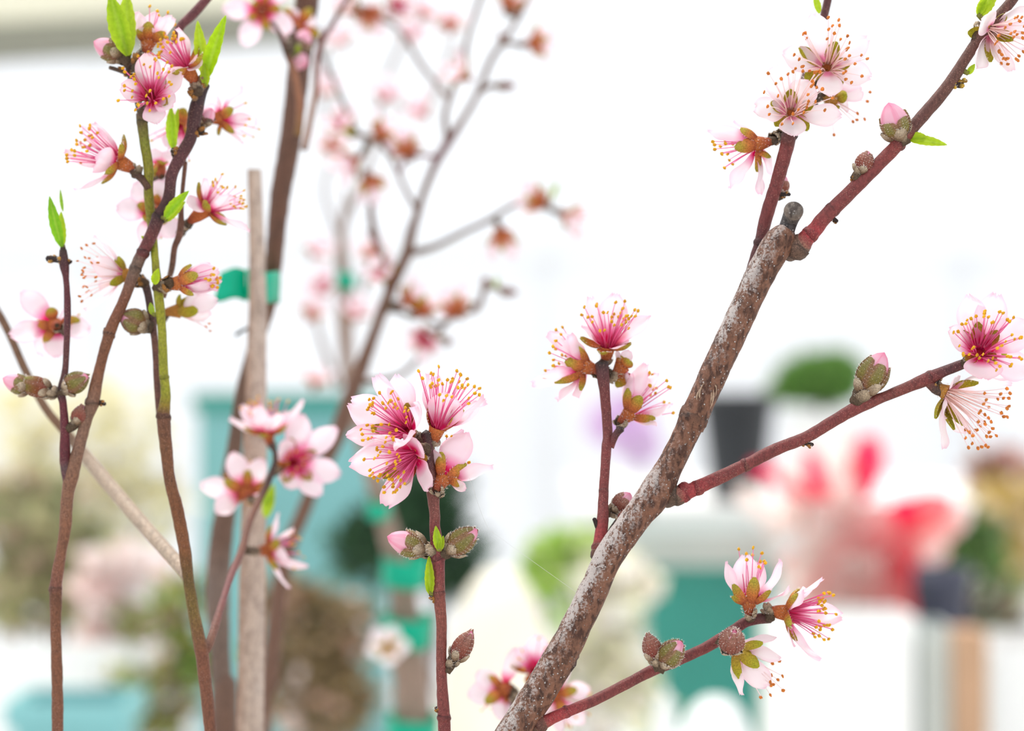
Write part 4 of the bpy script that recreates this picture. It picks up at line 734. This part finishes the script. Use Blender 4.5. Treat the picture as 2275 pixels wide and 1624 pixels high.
# teal crates and bins
def crate(label, x0, x1, ytop, Y, depth, m, zb=ZB, name='crate', lip=True, mr=None, cat='crate', group=None):
    a, b = P(x0, ytop, Y), P(x1, ytop, Y); t = thing(name, label, cat, ((a.x+b.x)/2, Y+depth/2, zb), group); mb = MB(); w_ = .006
    box(mb, (a.x, Y, zb), (b.x, Y+w_, a.z)); box(mb, (a.x, Y+depth-w_, zb), (b.x, Y+depth, a.z)); box(mb, (a.x, Y+w_, zb), (a.x+w_, Y+depth-w_, a.z)); box(mb, (b.x-w_, Y+w_, zb), (b.x, Y+depth-w_, a.z)); box(mb, (a.x+w_, Y+w_, zb), (b.x-w_, Y+depth-w_, zb+w_))
    mb.build('crate_body', M[m], t, smooth=False)
    if lip:
        mb = MB(); e = .008; z0 = a.z-.02; box(mb, (a.x-e, Y-e, z0), (b.x+e, Y, a.z+.004)); box(mb, (a.x-e, Y+depth, z0), (b.x+e, Y+depth+e, a.z+.004)); box(mb, (a.x-e, Y, z0), (a.x, Y+depth, a.z+.004)); box(mb, (b.x, Y, z0), (b.x+e, Y+depth, a.z+.004)); mb.build('rim', M[mr or m], t, smooth=False)
    return t
crate('large teal plastic crate behind the wooden stake', 440, 860, 880, 3.28, .12, 'teal_pale', mr='teal')
crate('teal storage bin at the bottom left edge', 30, 270, 1570, 2.29, .1, 'teal_pale', name='storage_bin', cat='bin')
crate('low white tray under the pale pink shrub at left', -60, 330, 1440, 2.60, .05, 'white', name='tray', lip=False, cat='tray')
crate('tall teal bin beneath the grey tray, right of thick limb', 1440, 1712, 1262, 3.14, .2, 'teal', name='storage_bin', mr='teal', cat='bin')
t = thing('tray', 'pale grey tray lying across the tall teal bin', 'tray', (P(1560, 0, 3.1).x, 3.25, P(0, 1262, 3.14).z+.004)); mb = MB(); a, b = P(1400, 1256, 3.1), P(1712, 1180, 3.1); box(mb, (a.x, 3.11, P(0, 1262, 3.14).z+.004), (b.x, 3.37, P(0, 1262, 3.14).z+.03)); mb.build('tray_base', M['grey'], t, smooth=False)
z0 = P(0, 1262, 3.14).z+.03
for y_ in (3.10, 3.36): mb = MB(); box(mb, (a.x-.01, y_, z0), (b.x+.01, y_+.02, b.z)); mb.build('tray_side', M['grey'], t, smooth=False)
crate('big white box below the pink flowering plant', 1712, 2034, 1372, 2.74, .12, 'white', name='plastic_box', lip=False, cat='box')
crate('narrow pale grey box between the white box and brown post', 2052, 2122, 1400, 2.72, .12, 'grey', name='plastic_box', lip=False, cat='box')
mb = MB(); a, b = P(2134, 1405, 2.66), P(2194, 1405, 2.66); box(mb, (a.x, 2.66, ZB), (b.x, 2.73, a.z)); tag(mb.build('wooden_post', M['post'], None, origin=Vector((a.x, 2.66, ZB)), smooth=False), 'short brown wooden post at bottom right', 'post')
crate('white box at the bottom right corner, right of the brown post', 2210, 2400, 1440, 2.95, .2, 'white', name='plastic_box', lip=False, cat='box')
# domes / sacks
def dome(name, label, cat, cx, topy, Y, rx, m, zb=ZB, flat=1.):
    c = P(cx, topy, Y); h = c.z-zb; r = rx*K*Y; mb = MB(); pr = [(r*math.cos(t)**.8 if t < 1.5 else 0, h*math.sin(t)**flat) for t in [i*math.pi/2/12 for i in range(13)]]; lathe(mb, (c.x, Y, zb), [(0, 0)]+pr, seg=36)
    return tag(mb.build(name, M[m], None, origin=Vector((c.x, Y, zb))), label, cat)
dome('cream_sack', 'rounded cream sack behind the bud twig and thick limb', 'sack', 1110, 1262, 2.6, 150, 'cream')
dome('plastic_dome', 'white plastic dome cover in front of the teal bin', 'cover', 1590, 1548, 2.4, 120, 'white')
dome('glint_disc', 'small round white shape added for a blurred glint before the teal bin', 'glint', 1478, 1535, 2.3, 40, 'white')  # white dome added in place of an out-of-focus glint
# right group
pot('tapered black pot on the tall bench beside the green topiary', 1638, 872, 4.35, 86, 58, 'black', zb=ZU)
pot('white pot under the clipped green topiary mound', 1830, 915, 4.6, 80, 70, 'white', zb=ZU)
def ball(cx, cy, Y, rx, ry, n, size, cols, mb): clump(mb, [(cx, cy, rx, ry, 1)], Y, n, size, len(cols), .5)
t = thing('topiary', 'clipped green topiary mound rising from the white pot', 'topiary', (P(1830, 0, 4.6).x, 4.6, P(0, 915, 4.6).z-.004)); ms = matset((128, 172, 90), (106, 152, 76), (144, 186, 100))
mb = MB(); ball(1836, 844, 4.6, 72, 54, 7000, .022, ms, mb); ball(1786, 852, 4.6, 56, 46, 4000, .022, ms, mb); ball(1862, 830, 4.6, 44, 40, 2500, .022, ms, mb); ball(1808, 826, 4.6, 44, 34, 2200, .022, ms, mb); ball(1738, 874, 4.6, 30, 12, 300, .026, ms, mb); mb.build('foliage', ms, t)['kind'] = 'stuff'
mb = MB(); ee = P(1830, 860, 4.6); tube(mb, [(*ORG[t], .012, *s2l((110, 84, 60)), 0), (*ee, .008, *s2l((110, 84, 60)), 0)], seg=8, step=lambda r: .02); mb.build('stem', M['bark'], t)
# pink and red flowering plant
Yp = 2.97
tp = thing('flowering_plant', 'large blurred salmon-pink plant with hot red petals, above white box', 'plant', (P(1890, 0, Yp).x, Yp, ZB))
pots = ORG[tp].copy()
def bigpetals(part, lst, cols, L=.1, n=5, W=.4):
    ms = matset(*cols, trans=.6)
    for (x0, y0, x1, y1, wpx, ci) in lst:
        mb = MB(); b, e = P(x0, y0, Yp), P(x1, y1, Yp-.03); petal_mesh(mb, b, e, Vector((0, -1, .2)), wpx*K*Yp, bow=.05, cup=.3, ruf=.04); mb.build(part, ms[ci], tp, origin=b)
HOT, SAL, PAL, COR = (250, 24, 92), (255, 198, 194), (255, 232, 226), (255, 132, 140)
bigpetals('petal', [(1850, 1120, 1670, 1030, 22, 0), (1790, 1130, 1745, 1020, 40, 2), (1850, 1130, 1790, 1000, 24, 0), (1880, 1140, 1860, 960, 44, 2), (1925, 1110, 1925, 965, 38, 0), (1960, 1180, 2120, 1110, 44, 3), (1920, 1200, 2040, 1110, 30, 0), (1990, 1220, 2140, 1150, 36, 1), (1880, 1220, 1800, 1120, 60, 2), (1900, 1250, 1960, 1120, 60, 1), (1870, 1290, 1780, 1200, 60, 2), (1900, 1300, 1850, 1200, 60, 1), (1950, 1300, 2030, 1200, 60, 3), (1900, 1350, 1890, 1230, 70, 2), (1850, 1360, 1810, 1270, 56, 1), (1990, 1360, 2010, 1250, 60, 3), (1930, 1370, 1960, 1280, 60, 1), (1700, 1150, 1640, 1080, 26, 2), (1770, 1180, 1700, 1130, 44, 2), (2080, 1200, 2150, 1120, 30, 2), (1840, 1330, 1760, 1240, 50, 2), (2000, 1372, 2000, 1300, 40, 3)], [HOT, SAL, PAL, COR])
ms = matset(SAL, PAL, (255, 160, 158), (255, 216, 210), (255, 234, 228), trans=.62); mb = MB(); clump(mb, [(1880, 1270, 120, 90, 1), (1810, 1140, 70, 50, .35), (1990, 1250, 80, 80, .5), (1870, 1040, 60, 50, .12), (2010, 1330, 60, 50, .3)], Yp+.035, 110, .05, 5, .8); mb.build('blossoms', ms, tp)['kind'] = 'stuff'
for (x, y) in ((1790, 1130), (1900, 1120), (2000, 1200)):
    mb = MB(); tube(mb, [(*pots, .006, *s2l((110, 120, 70)), 0), (*P(x, y, Yp), .004, *s2l((110, 120, 70)), 0)], seg=8, step=lambda r: .02); mb.build('stem', M['bark'], tp)
# dark pots and shrubs right edge
pot('dark navy pot beside the salmon plant, beside green leaves', 2092, 1258, 2.87, 62, 44, 'navy')
plant('shrub', 'green leafy shrub right of the salmon plant, over the navy pot', 'shrub', [(2150, 1220, 60, 60, 1), (2120, 1180, 40, 30, .4), (2200, 1330, 70, 60, .5)], 3.5, 240, .04, [(110, 150, 84), (132, 156, 96), (96, 124, 80)], zb=0)
plant('shrub', 'ochre and cream leafed shrub at right edge', 'shrub', [(2240, 1150, 60, 70, 1), (2240, 1280, 50, 60, .7)], 3.72, 240, .045, [(246, 230, 206), (196, 170, 84), (236, 214, 160)], zb=0)
plant('flowering_shrub', 'brown and blush pink shrub at right edge beneath the pale blossom', 'shrub', [(2225, 1060, 50, 50, 1)], 3.9, 200, .04, [(196, 150, 140), (150, 120, 106), (226, 180, 170)], aspect=.8, part='blossoms', zb=0)
plant('shrub', 'brown twiggy undergrowth plant beside the brown post', 'shrub', [(2150, 1360, 90, 50, 1), (2240, 1420, 60, 60, .6)], 3.21, 200, .03, [(112, 98, 86), (140, 120, 100), (84, 80, 84), (176, 190, 160)])
# orchid
to = thing('orchid', 'pale purple orchid blurred behind the middle blossom twig', 'orchid', (P(1400, 0, 3.9).x, 3.9, 0))
mb = MB(); tube(mb, [(*ORG[to], .006, *s2l((120, 140, 90)), 0), (*P(1440, 1300, 3.9), .005, *s2l((120, 140, 90)), 0), (*P(1400, 960, 3.9), .004, *s2l((120, 140, 90)), 0)], seg=8, step=lambda r: .03); mb.build('stem', M['bark'], to)
for (x, y) in ((1350, 940), (1420, 985), (1400, 915)):
    mb = MB(); ms = matset((236, 208, 240), (230, 202, 232))
    for k in range(5):
        t = k*1.2566+.3; e = P(x+58*math.cos(t), y+58*math.sin(t), 3.88); petal_mesh(mb, P(x, y, 3.9), e, Vector((0, -1, 0)), .02, bow=.1)
    mb.build('blossom', ms[0], to)
